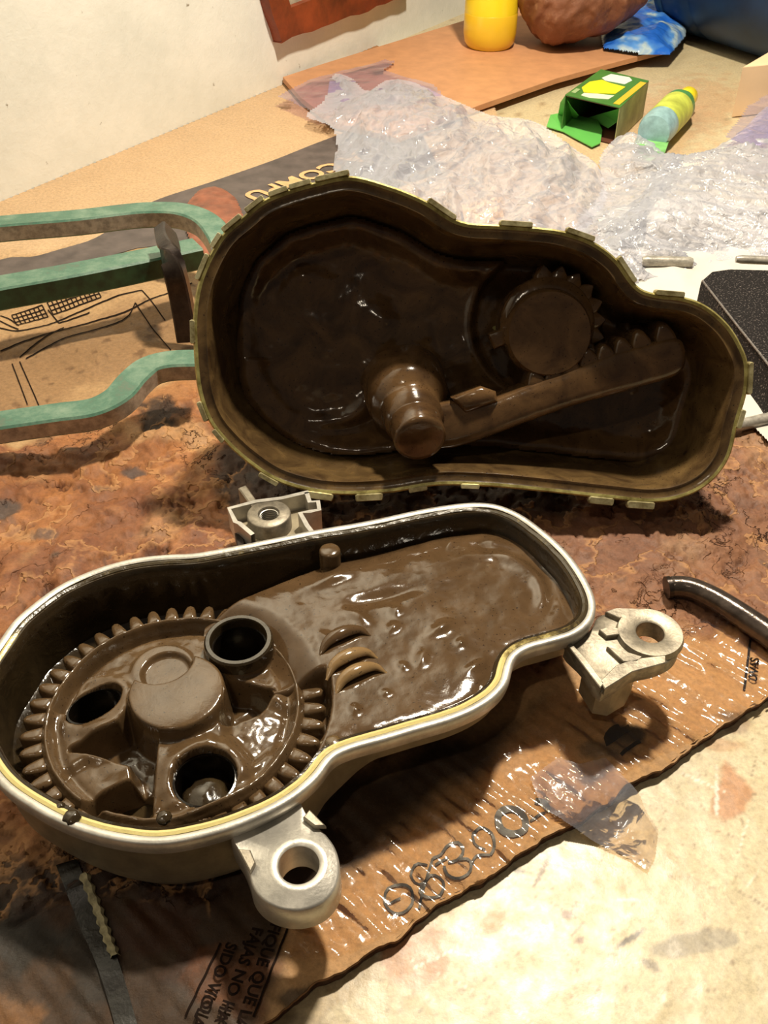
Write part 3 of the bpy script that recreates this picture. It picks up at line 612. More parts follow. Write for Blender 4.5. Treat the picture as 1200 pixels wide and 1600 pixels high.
# mounting lugs
def hole_plate(pl, c, outline, hr, w_top, w_bot, n=72, rise=0, rr=0):
    a = np.linspace(0, 2*np.pi, n, endpoint=False); ol = ccw(spline(outline, 200)); rad = []
    for t in a:                                                  # distance to the outline along each direction
        d = np.array([math.cos(t), math.sin(t)]); best = 0
        p = ol-c; q = np.roll(p, -1, 0); e = q-p; cr = d[0]*e[:, 1]-d[1]*e[:, 0]; cr[np.abs(cr) < 1e-12] = 1e-12
        s_ = (p[:, 0]*e[:, 1]-p[:, 1]*e[:, 0])/cr; k = (p[:, 0]*d[1]-p[:, 1]*d[0])/cr
        ok = (k >= 0) & (k <= 1) & (s_ > 0); best = s_[ok].max() if ok.any() else hr*1.5; rad.append(best)
    rad = np.array(rad); D = np.stack([np.cos(a), np.sin(a)], 1)
    def lp(r, w): r = np.asarray(r); q = c+D*(r if r.ndim == 0 else r[:, None]); return pl.W(q[:, 0], q[:, 1], w)
    L = [lp(hr, w_bot), lp(hr, w_top+rise-.0005), lp(hr+.0006, w_top+rise)]
    if rise: L += [lp(hr+rr, w_top+rise), lp(hr+rr+.0008, w_top)]
    L += [lp(rad-.0008, w_top), lp(rad, w_top-.0008), lp(rad+.0003, w_bot+.0008), lp(rad-.0006, w_bot), lp(hr, w_bot)]
    return loft(L)
LP = Plane((0, 0, .0415), (1, 0, 0), (0, 1, 0))
c = LP.px(467, 1352); ol = LP.P([(364, 1316), (378, 1338), (388, 1362), (396, 1388), (414, 1408), (442, 1420), (474, 1421), (505, 1409), (525, 1386), (531, 1355), (524, 1325), (508, 1302), (488, 1284), (474, 1262), (466, 1240), (400, 1262), (360, 1290)])
v, f = hole_plate(LP, c, ol, .0067, 0, -.0125, rise=.0007, rr=.0028); lug = mesh('mounting_lug', v, f, M_alu, housing, ang=50); lug['label'] = 'bright round mounting lug with a plain hole'
v, f = prism(LP, LP.P([(484, 1270), (510, 1296), (492, 1296), (474, 1282)]), .0, .0022, .0004); mesh('lug_rib', v, f, M_alu_dirty, lug, smooth=False)
v, f = prism(LP, LP.P([(372, 1330), (392, 1368), (400, 1352), (392, 1332)]), .0, .0018, .0004); mesh('lug_rib', v, f, M_alu_dirty, lug, smooth=False)
L2 = Plane((0, 0, .0425), (1, 0, 0), (0, 1, 0)); c = L2.px(1016, 988)
ol = L2.P([(884, 1005), (912, 1036), (938, 1074), (948, 1076), (985, 1048), (1030, 1036), (1056, 1020), (1064, 992), (1050, 968), (1022, 954), (990, 950), (960, 950), (935, 958), (926, 975), (905, 992)])
v, f = hole_plate(L2, c, ol, .0057, -.0020, -.0085, rise=.0024, rr=.0072); lug2 = mesh('mounting_lug', v, f, M_alu_dirty, housing, ang=50); lug2['label'] = 'triangular ribbed lug with a machined ring and hole'
for pg in ([(938, 1064), (945, 1077), (988, 1050), (1040, 1036), (1040, 1024), (1004, 1028), (978, 1034), (962, 1040)], [(946, 956), (962, 950), (1000, 951), (992, 960), (968, 966)], [(936, 984), (948, 980), (976, 982), (978, 990), (948, 994)], [(948, 1010), (957, 1012), (1004, 1026), (996, 1034), (974, 1034)], [(883, 1004), (890, 1002), (916, 1030), (944, 1068), (938, 1075), (908, 1036)]):
    v, f = prism(L2, L2.P(pg), -.004, .0002, .0003); mesh('lug_rib', v, f, M_alu_dirty, lug2, smooth=False)
LB = Plane((0, 0, .032), (1, 0, 0), (0, 1, 0)); c = G0.px(955, 1098, .016)
pts = np.array([G0.px(x, y, .032) for x, y in ((912, 1040), (934, 1074), (958, 1078), (985, 1062), (996, 1042), (960, 1024), (926, 1026))])
v, f = prism(G0, pts, .0145, .035, .0012); mesh('lug_foot', v, f, M_alu_side, housing, ang=40)
u, w_ = pts.mean(0); fp = Plane(at(966, 1082, .024), (1, .5, 0), (0, 0, 1)); v, f = cyl_stack(fp, .0, 0, [(.0052, -.010), (.0052, .0012), (.0030, .0014), (.0028, -.002)], 28); mesh('cross_bore', v, f, M_alu_side, housing, ang=50)
# threaded boss and its thin walled bracket behind the rim
BP = Plane((0, 0, .036), (1, 0, 0), (0, 1, 0)); c = BP.px(420, 802)
nn = 48; L = [BP.W(c[0]+circ(nn, r)[:, 0], c[1]+circ(nn, r)[:, 1], w) for r, w in [(.0048, -.02), (.0046, -.0008), (.0052, 0), (.0098, 0), (.0104, -.0006), (.0108, -.024), (.0090, -.0285)]]
v, f = loft(L); boss = mesh('threaded_boss', v, f, M_alu_dirty, housing, ang=50); boss['label'] = 'round boss with a threaded hole'
tp = [BP.W(c[0]+.0044*math.cos(t), c[1]+.0044*math.sin(t), -.0012-.0011*t/(2*np.pi)) for t in np.linspace(0, 2*np.pi*8, 220)]
v, f = sweep(tp, [tuple(q) for q in circ(5, .00035)]); mesh('thread', v, f, M_alu, boss)
def wall_px(pts, pl, wpx, w0, w1, closed=False):
    p = pl.P(pts); L = []; t = np.gradient(p, axis=0) if not closed else 0; t /= np.linalg.norm(t, axis=1)[:, None]; nn = np.stack([-t[:, 1], t[:, 0]], 1)*wpx/2
    return loft([pl.W(*(p+nn).T, w0), pl.W(*(p+nn).T, w1), pl.W(*(p-nn).T, w1), pl.W(*(p-nn).T, w0), pl.W(*(p+nn).T, w0)], closed=False)
v, f = merge([wall_px([(395, 836), (374, 818), (368, 816), (358, 795), (400, 784), (440, 779), (482, 769)], BP, .0022, -.012, .0004), wall_px([(479, 770), (484, 785), (497, 784), (499, 797), (484, 800), (469, 802), (480, 822), (494, 840)], BP, .0022, -.012, .0004)])
mesh('bracket_wall', v, f, M_alu, housing, ang=30)
v, f = prism(BP, BP.P([(362, 798), (482, 773), (484, 800), (470, 803), (488, 845), (400, 860), (378, 822)]), -.0125, -.0085); mesh('bracket_web', v, f, M_alu_side, housing, smooth=False)
v, f = prism(BP, BP.P([(372, 762), (384, 757), (404, 786), (392, 790)]), -.020, .0, .0006); mesh('bracket_arm', v, f, M_alu_dirty, housing, smooth=False)
v, f = prism(BP, BP.P([(362, 806), (378, 820), (384, 850), (368, 836)]), -.030, -.006, .0006); mesh('bracket_leg', v, f, M_black, housing, smooth=False)

# ------------------------------------------------------------------ the big gear wheel lying in the housing
gear = root('toothed_gear', (gc[0], gc[1], GZ-.02), 'large toothed gear wheel coated in brown grease with round holes, inside the housing', 'gear')
P_ = lambda x, y, w=0: GP.px(x, y, w)-gc
hub = P_(276, 1078, .006); hubr = (P_(355, 1078, .006)-P_(198, 1078, .006))[0]/2
col = P_(373, 1003, .005); colr = (P_(427, 1003, .005)-P_(320, 1003, .005))[0]/2
h2 = P_(146, 1098); h3 = P_(319, 1212); h4 = P_(180, 1238)
def gdisk(U, V, c, r, soft): return sstep(r+soft, r-soft, np.hypot(U-c[0], V-c[1]))
def gell(U, V, c, a, b, ang, soft):
    dx, dy = U-c[0], V-c[1]; p = dx*math.cos(ang)+dy*math.sin(ang); q = -dx*math.sin(ang)+dy*math.cos(ang); d = np.hypot(p/a, q/b); return sstep(1+soft/min(a, b), 1-soft/min(a, b), d)
pk1 = np.array([P_(x, y, -.002) for x, y in ((112, 1170), (190, 1135), (205, 1115), (262, 1140), (243, 1160), (238, 1210), (232, 1270), (196, 1262), (214, 1230), (205, 1190), (160, 1178))])
pk2 = np.array([P_(x, y, -.002) for x, y in ((352, 1068), (425, 1080), (400, 1110), (350, 1130), (345, 1105))])
pk3 = np.array([P_(x, y, -.002) for x, y in ((95, 1205), (130, 1190), (195, 1175), (220, 1210), (200, 1265), (140, 1250))])
pk4 = np.array([P_(x, y, -.002) for x, y in ((350, 1120), (400, 1085), (455, 1110), (450, 1150), (395, 1190), (355, 1150))])
def polysoft(pg, U, V, s_): d = edist(pg, U, V); d = np.where(inside(pg, U, V), d, -d); return sstep(-s_, s_, d)
def gear_w(U, V):
    r = np.hypot(U, V)/GR; an = np.arctan2(V, U)
    z = .0006*fbm(U*45, V*45, 3, 3)+.0003*fbm(U*160, V*160, 2, 8)
    z = z-.0022*sstep(.45, .78, r)
    z = z+.0030*np.exp(-((r-.83)/.022)**2)-.0035*np.exp(-((r-.76)/.035)**2)*sstep(.3, 1.2, an)*1.3-.0012*np.exp(-((r-.76)/.03)**2)
    z = z-.0050*sstep(.865, .885, r)
    z = z-.0150*polysoft(pk1, U, V, .0018)-.013*polysoft(pk2, U, V, .002)-.003*polysoft(pk3, U, V, .003)-.003*polysoft(pk4, U, V, .003)
    z = z+.0016*np.exp(-((np.hypot(U-h3[0], V-h3[1])-.0135)/.003)**2)+.0012*np.exp(-((np.hypot(U-h2[0], V-h2[1])-.0125)/.003)**2)
    hb = gdisk(U, V, hub, hubr-.0004, .0011); z = z*(1-hb)+hb*(.0066+.0002*fbm(U*60, V*60, 2, 5)-.0010*(np.hypot(U-hub[0], V-hub[1])/hubr)**6)
    lump = gdisk(U, V, P_(252, 1034, .004), .0125, .0012); z = z*(1-lump)+.0008*lump-.0022*gdisk(U, V, P_(258, 1040, .004), .0095, .001)
    cb = gdisk(U, V, col, colr-.0004, .001); z = z*(1-cb)+cb*.0062
    z = z-.034*gdisk(U, V, col, colr*.80, .0006)
    z = z-.030*gell(U, V, h2, .0108, .0072, .62, .0006); z = z-.030*gdisk(U, V, h3, .0112, .0006); z = z-.018*gell(U, V, h4, .011, .0052, .55, .001)
    return z
GPL = Plane((gc[0], gc[1], GZ), (1, 0, 0), (0, 1, 0))
disc = field('grease_coated_disc', GPL, (-GR, GR, -GR, GR), .00055, gear_w, lambda U, V: np.hypot(U, V) < GR*.905, M_grease2, gear)

def shade_tube(c_, ra, rb, an_, top):  # tube added in a gear hole to carry its painted shade
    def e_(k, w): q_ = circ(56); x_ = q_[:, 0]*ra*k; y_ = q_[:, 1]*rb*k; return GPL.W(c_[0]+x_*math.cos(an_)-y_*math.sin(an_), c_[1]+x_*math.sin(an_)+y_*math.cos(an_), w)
    v, f = loft([e_(1.03, top-.002), e_(1.02, top), e_(.95, top+.0002), e_(.93, top-.001), e_(.93, -.0262)], False, True); mesh('hole_shade_tube', v, f, M_pit, gear, ang=60)
shade_tube(h3, .0114, .0114, 0, -.0026); shade_tube(h2, .0108, .0074, .62, -.0022); shade_tube(col, colr*.80, colr*.80, 0, .002)
v, f = cyl_stack(GPL, 0, 0, [(GR*.90, -.0055), (GR*.90, -.018), (GR*.905, -.0185)], 120, False); mesh('rim_band', v, f, M_dark, gear)
a = np.linspace(0, 2*np.pi, 48, endpoint=False)
v, f = loft([GPL.W(col[0]+circ(48, r)[:, 0], col[1]+circ(48, r)[:, 1], w) for r, w in [(colr*.80, -.016), (colr*.80, .0060), (colr*.84, .0068), (colr*.95, .0068), (colr, .0060), (colr*1.01, .001)]]); mesh('hole_collar', v, f, M_dark, gear)
# roller seen at the bottom of the lower hole
bl = blob('roller', 322, 1250, .0085, M_dark, gear, w=-.022, sq=.6)
NT_ = 44; tm = None
for k in range(NT_):
    t = 2*np.pi*(k+.35)/NT_
    if tm is None:                                              # one rounded tooth, root at origin, pointing along +x
        w1 = GR*.054; pr = [(-.002, -w1), (GR*.022, -w1*.92), (GR*.075, -w1*.74), (GR*.108, -w1*.46), (GR*.120, 0), (GR*.108, w1*.46), (GR*.075, w1*.74), (GR*.022, w1*.92), (-.002, w1)]
        pr = np.array(pr); ins = pr.copy(); ins[:, 1] *= .7; ins[:, 0] = ins[:, 0]*.9
        L = [np.column_stack([pr, np.full(9, -.007)]), np.column_stack([pr, np.full(9, -.0006)]), np.column_stack([ins*[.97, 1.15], np.full(9, .0004)]), np.column_stack([ins*[.8, .6], np.full(9, .0007)])]
        v, f = loft(L, True, True); o = mesh('tooth', v, f, M_grease2, gear, ang=60); tm = o.data
    else: o = link('tooth', tm, None, gear, smooth=False)
    o.matrix_basis = GPL.M(GR*.895*math.cos(t), GR*.895*math.sin(t), -.0026, t)

# ------------------------------------------------------------------ the upper cover standing tilted behind
TILT = math.radians(62); CY = (.33-.024)/math.tan(PITCH+math.atan((780-800)/F))
CPn = Plane((0, CY, .024), (1, 0, 0), (0, math.cos(TILT), math.sin(TILT)))
COV = [(545, 276), (492, 286), (453, 297), (411, 314), (380, 339), (350, 365), (329, 398), (311, 442), (303, 492), (304, 547), (311, 612), (328, 659), (357, 695), (390, 724), (430, 750), (480, 766), (530, 772), (607, 769), (680, 758), (760, 759), (867, 769), (950, 778), (1021, 784), (1068, 776), (1108, 754), (1137, 717), (1152, 660), (1166, 610), (1167, 567), (1158, 542), (1137, 508), (1100, 477), (1067, 465), (1025, 460), (1000, 452), (985, 436), (965, 408), (929, 380), (879, 362), (833, 356), (775, 352), (735, 350), (710, 343), (664, 314), (607, 291)]
cov = ccw(spline(CPn.P(COV), 460)); cov = smooth_loop(cov, 2)
cover = root('gearbox_cover', CPn.W(CPn.px(720, 770)[0], 0, -.02), 'deep steel gearbox cover with crimped yellow zinc rim, propped upright and smeared with grease', 'gearbox cover')
def cl_(d, w): q = inset(cov, d); return CPn.W(q[:, 0], q[:, 1], w)
L = [cl_(.0018, .0004), cl_(.0004, .0008), cl_(-.0004, 0), cl_(0, -.0018), cl_(.0014, -.0026), cl_(.005, -.003), cl_(.0065, -.012), cl_(.009, -.040), cl_(.013, -.0475), cl_(.022, -.050)]
v, f = loft(L, False, True); mesh('outer_shell', v, f, M_zinc, cover, ang=50)
xs = (cov[:, 0]-cov[:, 0].min())/(np.ptp(cov[:, 0])); rt = sstep(.80, .95, xs)
L = [cl_(.0018, .0004), cl_(.0030, -.0006), cl_(.0052, -.0008), cl_(.0062, -.0004), cl_(.0070, -.0016), cl_(.0078+.001*rt, -.010), cl_(.0100+.003*rt, -.022), cl_(.0125+.005*rt, -.034), cl_(.0160+.006*rt, -.041), cl_(.020+.006*rt, -.044)]
v, f = loft(L, False, False); o = mesh('inner_wall', v, f, M_flange, cover, ang=60)
cin = inset(cov, .018); c1 = CPn.px(505, 560, -.04)
pc = CPn.px(860, 505, -.03)
def floor_w(U, V):
    X, Y = proj(CPn.W(U, V, -.042)); z = -.0435+.0014*fbm(U*26, V*26, 3, 6)+.0004*fbm(U*110, V*110, 3, 2)
    d = edist(cin[::4], U, V); ins_ = inside(cin[::3], U, V); z = z+.010*np.exp(-(d/.007)**2)*1.0
    r = np.hypot(U-c1[0], V-c1[1]); z = z+.0045*np.exp(-((r-.034)/.005)**2)*sstep(-.2, -.9, np.arctan2(V-c1[1], U-c1[0]))+.002*np.exp(-((r-.012)/.012)**2)
    z = z-.003*np.exp(-((r-.050)/.010)**2)
    q = CPn.px(600, 505, -.04); z = z+.003*np.exp(-(np.hypot(U-q[0], V-q[1])/.016)**2)
    r2 = np.hypot(U-pc[0], V-pc[1]); z = z-.006*sstep(.040, .036, r2)+.002*np.exp(-((r2-.041)/.002)**2)
    for gx, gy, rr, am in ((470, 430, .006, .0030), (545, 722, .012, .0040), (520, 738, .010, .0030), (640, 740, .008, .003), (510, 552, .003, .0014), (603, 500, .003, .0012), (582, 572, .003, .0012), (563, 622, .004, .0012), (700, 430, .012, .002), (720, 560, .008, .002)):
        q = CPn.px(gx, gy, -.042); z = z+am*np.exp(-(np.hypot((U-q[0])/2.0, V-q[1])/rr)**2)
    return z
c2 = inset(cov, .0145)
field('grease_floor', CPn, (cov[:, 0].min(), cov[:, 0].max(), cov[:, 1].min(), cov[:, 1].max()), .0010, floor_w, lambda U, V: inside(c2[::3], U, V), M_cgrease, cover)['label'] = 'floor smeared with dark brown grease'
# crimp tabs folded along the rim
cpx = np.stack(proj(CPn.W(cov[:, 0], cov[:, 1], 0)), 1); tn = np.roll(cov, -1, 0)-np.roll(cov, 1, 0); tang = np.arctan2(tn[:, 1], tn[:, 0])
tab = None
for (x, y, ln_, of) in ((690, 325, 50, 1), (805, 351, 50, 1), (905, 367, 46, 1), (977, 425, 46, 1), (1045, 463, 46, 1), (1166, 590, 50, 1), (1155, 655, 30, 1), (522, 280, 52, 1), (470, 292, 34, 1), (434, 305, 30, 1), (400, 322, 34, 1), (364, 352, 36, 1), (340, 380, 24, 1), (320, 418, 42, 1), (306, 520, 36, .4), (318, 640, 32, 1), (345, 680, 24, .6), (420, 748, 34, 1), (500, 771, 44, 1.4), (575, 772, 44, 1.5), (655, 764, 30, .7), (735, 758, 30, .5), (940, 779, 40, 1.5), (1000, 784, 44, 1.5)):
    i = int(np.argmin(np.hypot(cpx[:, 0]-x, cpx[:, 1]-y)))
    if tab is None:
        pr = np.array([(-.5, -.18), (-.46, -.32), (.46, -.32), (.5, -.18), (.5, .24), (.44, .36), (-.44, .36), (-.5, .24)])
        L = [np.column_stack([pr, np.full(8, -.5)]), np.column_stack([pr, np.full(8, .2)]), np.column_stack([pr*[.94, .75], np.full(8, .5)])]
        v, f = loft(L, True, True); o = mesh('crimp_tab', v, f, M_tab, cover, ang=40); tab = o.data
    else: o = link('crimp_tab', tab, None, cover, smooth=False)
    l = ln_/F*.52*.92
    o.matrix_basis = CPn.M(cov[i, 0], cov[i, 1], -.0004, tang[i]) @ Matrix.Translation((0, -.0012*of, 0)) @ Matrix.Diagonal((l, .0040*(1 if of < 1.2 else 1.5), .0042, 1))

# pinion
pin = root('pinion_gear', CPn.W(*CPn.px(862, 520, -.02), -.04), 'small toothed pinion with a flat round face, thick with grease inside the upper cover', 'gear')
fc = CPn.px(859, 521, -.012); PR = .0212
def rnd(r, w, n=64): q = circ(n, r); return CPn.W(fc[0]+q[:, 0], fc[1]+q[:, 1], w)
def rn2(r, w): q_ = circ(64, r); return CPn.W(tcn[0]+q_[:, 0], tcn[1]+q_[:, 1], w)
tcn = CPn.px(854, 508, -.024)
v, f = loft([rn2(PR*1.14, -.040), rn2(PR*1.14, -.0215), rn2(PR*1.10, -.0200), rnd(PR*1.05, -.0190), rnd(PR*1.0, -.0135), rnd(PR*.96, -.0122), rnd(PR*.5, -.0118), rnd(.001, -.0119)], True, True); mesh('face_disc', v, f, M_cgrease, pin, ang=50)
pt = None; tcn = CPn.px(854, 508, -.024)
for k in range(20):
    t = 2*np.pi*(k+.3)/20; deg = math.degrees(t) % 360
    if 112 < deg < 322: continue
    if pt is None:
        pr = np.array([(-.004, -.0050), (.0015, -.0044), (.0052, -.0016), (.0064, .0), (.0052, .0016), (.0015, .0044), (-.004, .0050)])
        L = [np.column_stack([pr, np.full(7, -.008)]), np.column_stack([pr, np.full(7, .004)]), np.column_stack([pr*[.9, .7], np.full(7, .0052)])]
        v, f = loft(L, True, True); o = mesh('tooth', v, f, M_cgrease, pin, ang=50); pt = o.data
    else: o = link('tooth', pt, None, pin, smooth=False)
    o.matrix_basis = CPn.M(tcn[0]+PR*1.12*math.cos(t), tcn[1]+PR*1.12*math.sin(t), -.0262, t)
v, f = prism(CPn, np.array([CPn.px(x, y, -.02) for x, y in ((762, 522), (788, 512), (796, 536), (772, 546))]), -.034, -.018, .0012); mesh('stop_lug', v, f, M_cgrease, pin, ang=50)
# toothed link arm with its crank pin
arm = root('toothed_link_arm', CPn.W(*CPn.px(880, 620, -.02), -.04), 'grease-covered toothed rack arm ending in a round crank pin, inside the upper cover', 'link arm')
q = lambda x, y, w=-.012: CPn.px(x, y, w)
pl_ = np.array([q(x, y) for x, y in ((668, 640), (700, 628), (760, 625), (830, 600), (900, 575), (960, 552), (1010, 538), (1050, 528), (1068, 532), (1074, 562), (1066, 582), (1000, 606), (900, 634), (820, 662), (740, 692), (700, 702), (672, 700))])
ap = ccw(spline(pl_, 140)); L = [CPn.W(*inset(ap, d).T, w) for d, w in ((0, -.034), (0, -.0150), (.0006, -.0130), (.002, -.0118), (.006, -.0112))]
v, f = loft(L, True, True); mesh('bar', v, f, M_cgrease, arm, ang=60)
v, f = prism(CPn, np.array([q(x, y, -.01) for x, y in ((705, 622), (752, 604), (775, 612), (778, 628), (728, 646))]), -.03, -.0095, .0018); mesh('arm_boss', v, f, M_cgrease, arm, ang=50)
rt_ = None
for x, y in ((838, 596), (866, 588), (893, 576), (921, 562), (948, 556), (975, 546), (1003, 534), (1040, 522)):
    u, v_ = q(x, y, -.013)
    if rt_ is None:
        pr = np.array([(-.0062, -.005), (-.0052, .000), (-.0026, .0052), (-.0008, .0064), (.0008, .0064), (.0026, .0052), (.0052, .000), (.0062, -.005)])
        L = [np.column_stack([pr*k, np.full(8, w)]) for k, w in ((1, -.012), (1, .0030), (.93, .0052), (.78, .0066), (.5, .0072))]
        v_l, f_l = loft(L, True, True); o = mesh('rack_tooth', v_l, f_l, M_cgrease, arm, ang=80); rt_ = o.data
    else: o = link('rack_tooth', rt_, None, arm, smooth=False)
    o.matrix_basis = CPn.M(u, v_, -.0200, math.radians(17))
# crank pin: axis leaning a little down from the cover normal
b0_ = CPn.W(*q(640, 632, -.022), -.022); b1_ = np.array(CPn.W(*q(657, 688, .006), .006)); ax = b1_-b0_; Ld = np.linalg.norm(ax); ax /= Ld
ex_ = np.cross([0, 0, 1], ax); ex_ /= np.linalg.norm(ex_); PP = Plane(b0_, ex_, np.cross(ax, ex_))
v, f = cyl_stack(PP, 0, 0, [(.0225, -.022), (.0215, -.004), (.0195, .001), (.0165, .0035), (.0150, .006), (.0150, Ld*.50), (.0135, Ld*.54), (.0131, Ld*.58), (.0131, Ld-.002), (.0122, Ld-.0006), (.0100, Ld), (.001, Ld+.0002)], 56); mesh('crank_pin', v, f, M_cgrease, arm, ang=70)

# ------------------------------------------------------------------ green painted forged tool at the left
tool = root('green_clamp', at(150, 560, CZ), 'green painted forged steel clamp frame with worn edges and dark crossbar, left of the cover', 'clamp')
def bar(name, pts, w, h, mat=M_green, edge=None, n=60, par=tool, up=(0, 0, 1), b=.0012):
    P = np.array([at(x, y, z) for x, y, z in pts]); P = spline(P, n, False); v, f = sweep(P, rrect(w, h, b), up); o = mesh(name, v, f, mat, par, ang=40)
    if edge:                                                   # bare lower faces of the bar
        o.data.materials.append(edge)
        for p in o.data.polygons:
            if abs(p.normal.z) < .6: p.material_index = 1
    return o
bar('handle', [(-80, 368, .050), (0, 358, .050), (120, 348, .050), (230, 336, .050), (285, 338, .050), (322, 352, .048), (345, 380, .044), (352, 400, .038)], .0185, .0125, edge=M_steel)['label'] = 'green bar hooked down at its end, bare metal side'
bar('handle', [(-80, 474, .046), (0, 458, .046), (100, 440, .046), (200, 420, .045), (310, 396, .044)], .0205, .0150, edge=simple('dark_green_side', rgb(38, 74, 50), .4, 0, .3, 120))
bar('handle', [(-80, 680, .028), (0, 668, .029), (90, 655, .030), (150, 646, .031), (185, 628, .033), (210, 600, .035), (235, 580, .036), (265, 572, .037), (312, 570, .037)], .0180, .0110, edge=M_steel)['label'] = 'lower green bar with an S-shaped bend'
P = spline(np.array([at(258, 362, .066), at(270, 412, .060), at(282, 462, .040), at(294, 532, .011)]), 20, False)
v, f = sweep(P, rrect(.0135, .0095, .0012), (0, 1, .3)); mesh('crossbar', v, f, M_black, tool, ang=40)

# hook-ended rod at right
P = spline(np.array([at(1044, 916, .012), at(1075, 918, .0125), at(1110, 932, .013), at(1150, 956, .013), at(1200, 990, .012), at(1270, 1040, .012)]), 60, False)
sc = np.linspace(1.0, 1.25, 60); sc[0] = .8; sc[1] = .96
v, f = sweep(P, [tuple(c) for c in circ(24, .0050)], scale=sc); rod = root('bent_steel_rod', at(1120, 950, CZ), 'bent dark polished steel rod end lying on torn cardboard beside the ribbed lug', 'rod'); mesh('shaft', v, f, M_chrome, rod, ang=60)
P = spline(np.array([at(1041, 918, .012), at(1048, 917, .0122)]), 6, False); v, f = sweep(P, [tuple(c) for c in circ(20, .0053)]); mesh('rod_tip', v, f, M_black, rod, ang=60)

# thin rods near the right edge
def rodpx(name, label, a, b, z, r, mat):
    P = np.array([at(*a, z)*(1-t)+at(*b, z)*t for t in np.linspace(0, 1, 14)]); sc = np.ones(14); sc[0] = sc[-1] = .75
    v, f = sweep(P, [tuple(c) for c in circ(14, r)], scale=sc); return tag(mesh(name, v, f, mat, ang=60), label, 'rod')
rodpx('metal_rod', 'short grey metal rod lying on white paper behind the cover', (1003, 408), (1082, 410), .012, .0042, M_steel)
rodpx('metal_rod', 'thin shiny rod lying behind the black block at right edge', (1150, 405), (1260, 410), .034, .0030, M_steel)
rodpx('metal_rod', 'thin bright rod lying on cardboard just right of the cover corner', (1140, 668), (1260, 640), .0095, .0036, M_steel)

# black abrasive block
blk = root('sanding_block', at(1160, 480, 0), 'black abrasive block with worn grey edge, leaning right of the cover', 'sanding block')
m = NT('black_abrasive'); m.b.inputs['Specular IOR Level'].default_value = .2; sp = m.ramp(m.noise(800, 2, .5), [(.58, 0), (.70, 1)]); m.col(m.mix(sp, rgb(28, 25, 25), rgb(110, 102, 98))).set(Roughness=.85); m.bump(m.noise(1800, 2), .8, .0006)
KP = Plane((0, 0, .030), (1, 0, 0), (0, 1, 0)); top_ = ccw(KP.P([(1096, 438), (1112, 424), (1140, 420), (1290, 424), (1420, 700), (1290, 700), (1200, 568), (1150, 505)])); bot_ = top_+np.array([-.004, -.012])
v, f = loft([KP.W(*bot_.T, -.024), KP.W(*top_.T, -.001), KP.W(*inset_poly(top_, .0008).T, 0)], True, True); mesh('block', v, f, m.m, blk, smooth=False)
pe = KP.W(*KP.P([(1098, 438), (1150, 505), (1200, 568), (1240, 622)]).T, -.0003); v, f = sweep(spline(pe, 40, False), [tuple(c) for c in circ(8, .0007)]); mesh('worn_edge', v, f, simple('worn_grey_edge', rgb(112, 106, 102), .6, 0, .3, 400), blk)

# white papers under the bags
def sheet_px(name, label, cat, pts, z, mat, amp=.001, step=.003, fr=20, par=None):
    W_ = np.array([at(x, y, z)[:2] for x, y in pts]); U, V = np.meshgrid(np.arange(W_[:, 0].min(), W_[:, 0].max(), step), np.arange(W_[:, 1].min(), W_[:, 1].max(), step))
    o = grid_mesh(name, U, V, z+amp*fbm(U*fr, V*fr, 3, 7), inside(W_, U, V), mat, par)
    if label: tag(o, label, cat)
    return o
M_paper = simple('white_paper', rgb(206, 200, 190), .7, 0, .03, 20, .3, .001)
sheet_px('paper_sheet', 'crumpled white paper under the plastic bag behind the cover', 'paper', [(930, 330), (1100, 300), (1260, 340), (1260, 470), (1100, 440), (1110, 520), (1000, 480), (940, 420)], .0085, M_paper, .002, .002, 30)
sheet_px('paper_sheet', 'white paper strip showing beneath the black block at right edge', 'paper', [(1140, 560), (1300, 740), (1300, 790), (1150, 640)], .0078, M_paper, .0006, .0007)
M_kraft = simple('kraft_scrap', rgb(226, 184, 128), .7, 0, .08, 20, .3, .001)
sheet_px('cardboard_scrap', 'pale kraft scrap showing under clear plastic right behind the cover rim', 'scrap', [(716, 320), (788, 302), (800, 400), (740, 420)], .012, M_kraft, .0006)

# ------------------------------------------------------------------ plastic bags
def bag(name, label, pts, h, mat, seed, step=.0022, fold=(1, 0), group=None, z0=.006, fs=26):
    S_ = spline(pts, 160); W_ = np.array([at(x, y, .012)[:2] for x, y in S_]); U, V = np.meshgrid(np.arange(W_[:, 0].min()-.002, W_[:, 0].max(), step), np.arange(W_[:, 1].min()-.002, W_[:, 1].max(), step))
    U2 = U+.016*fbm(U*14, V*14, 3, seed); d = edist(W_[::2], U, V); m_ = inside(W_, U, V)
    a, b = fold; V2 = V+.016*fbm(U*14, V*14, 3, seed+9); P = U2*a+V2*b; Q = -U2*b+V2*a
    cr = np.clip(ridge(P*fs, Q*fs*.26, 4, seed), 0, 2.2); big = 1+.35*fbm(U*9, V*9, 2, seed+3)
    z = z0+h*np.clip(d/.05, 0, 1)**.6*(.35+.5*big)*.8+.013*(cr-.8)*np.clip(d/.012, .15, 1)+.0016*fbm(P*120, Q*90, 3, seed+1)
    lift = .0165*sstep(222, 190, proj(np.stack([U, V, U*0+.015], -1))[1]) if seed == 3 else 0
    return tag(grid_mesh(name, U, V, np.maximum(z+lift*.4, .0075+lift*.6), m_, mat), label, 'plastic bag')
bag('plastic_bag', 'crumpled clear plastic bag lying behind the cover, left of the green box', [(476, 190), (505, 165), (520, 124), (548, 128), (575, 150), (600, 134), (640, 134), (700, 160), (770, 188), (830, 196), (900, 225), (935, 250), (952, 300), (925, 350), (905, 400), (800, 400), (700, 380), (620, 350), (545, 330), (520, 262), (522, 210)], .030, M_bag, 3, .0022, (.96, -.28))
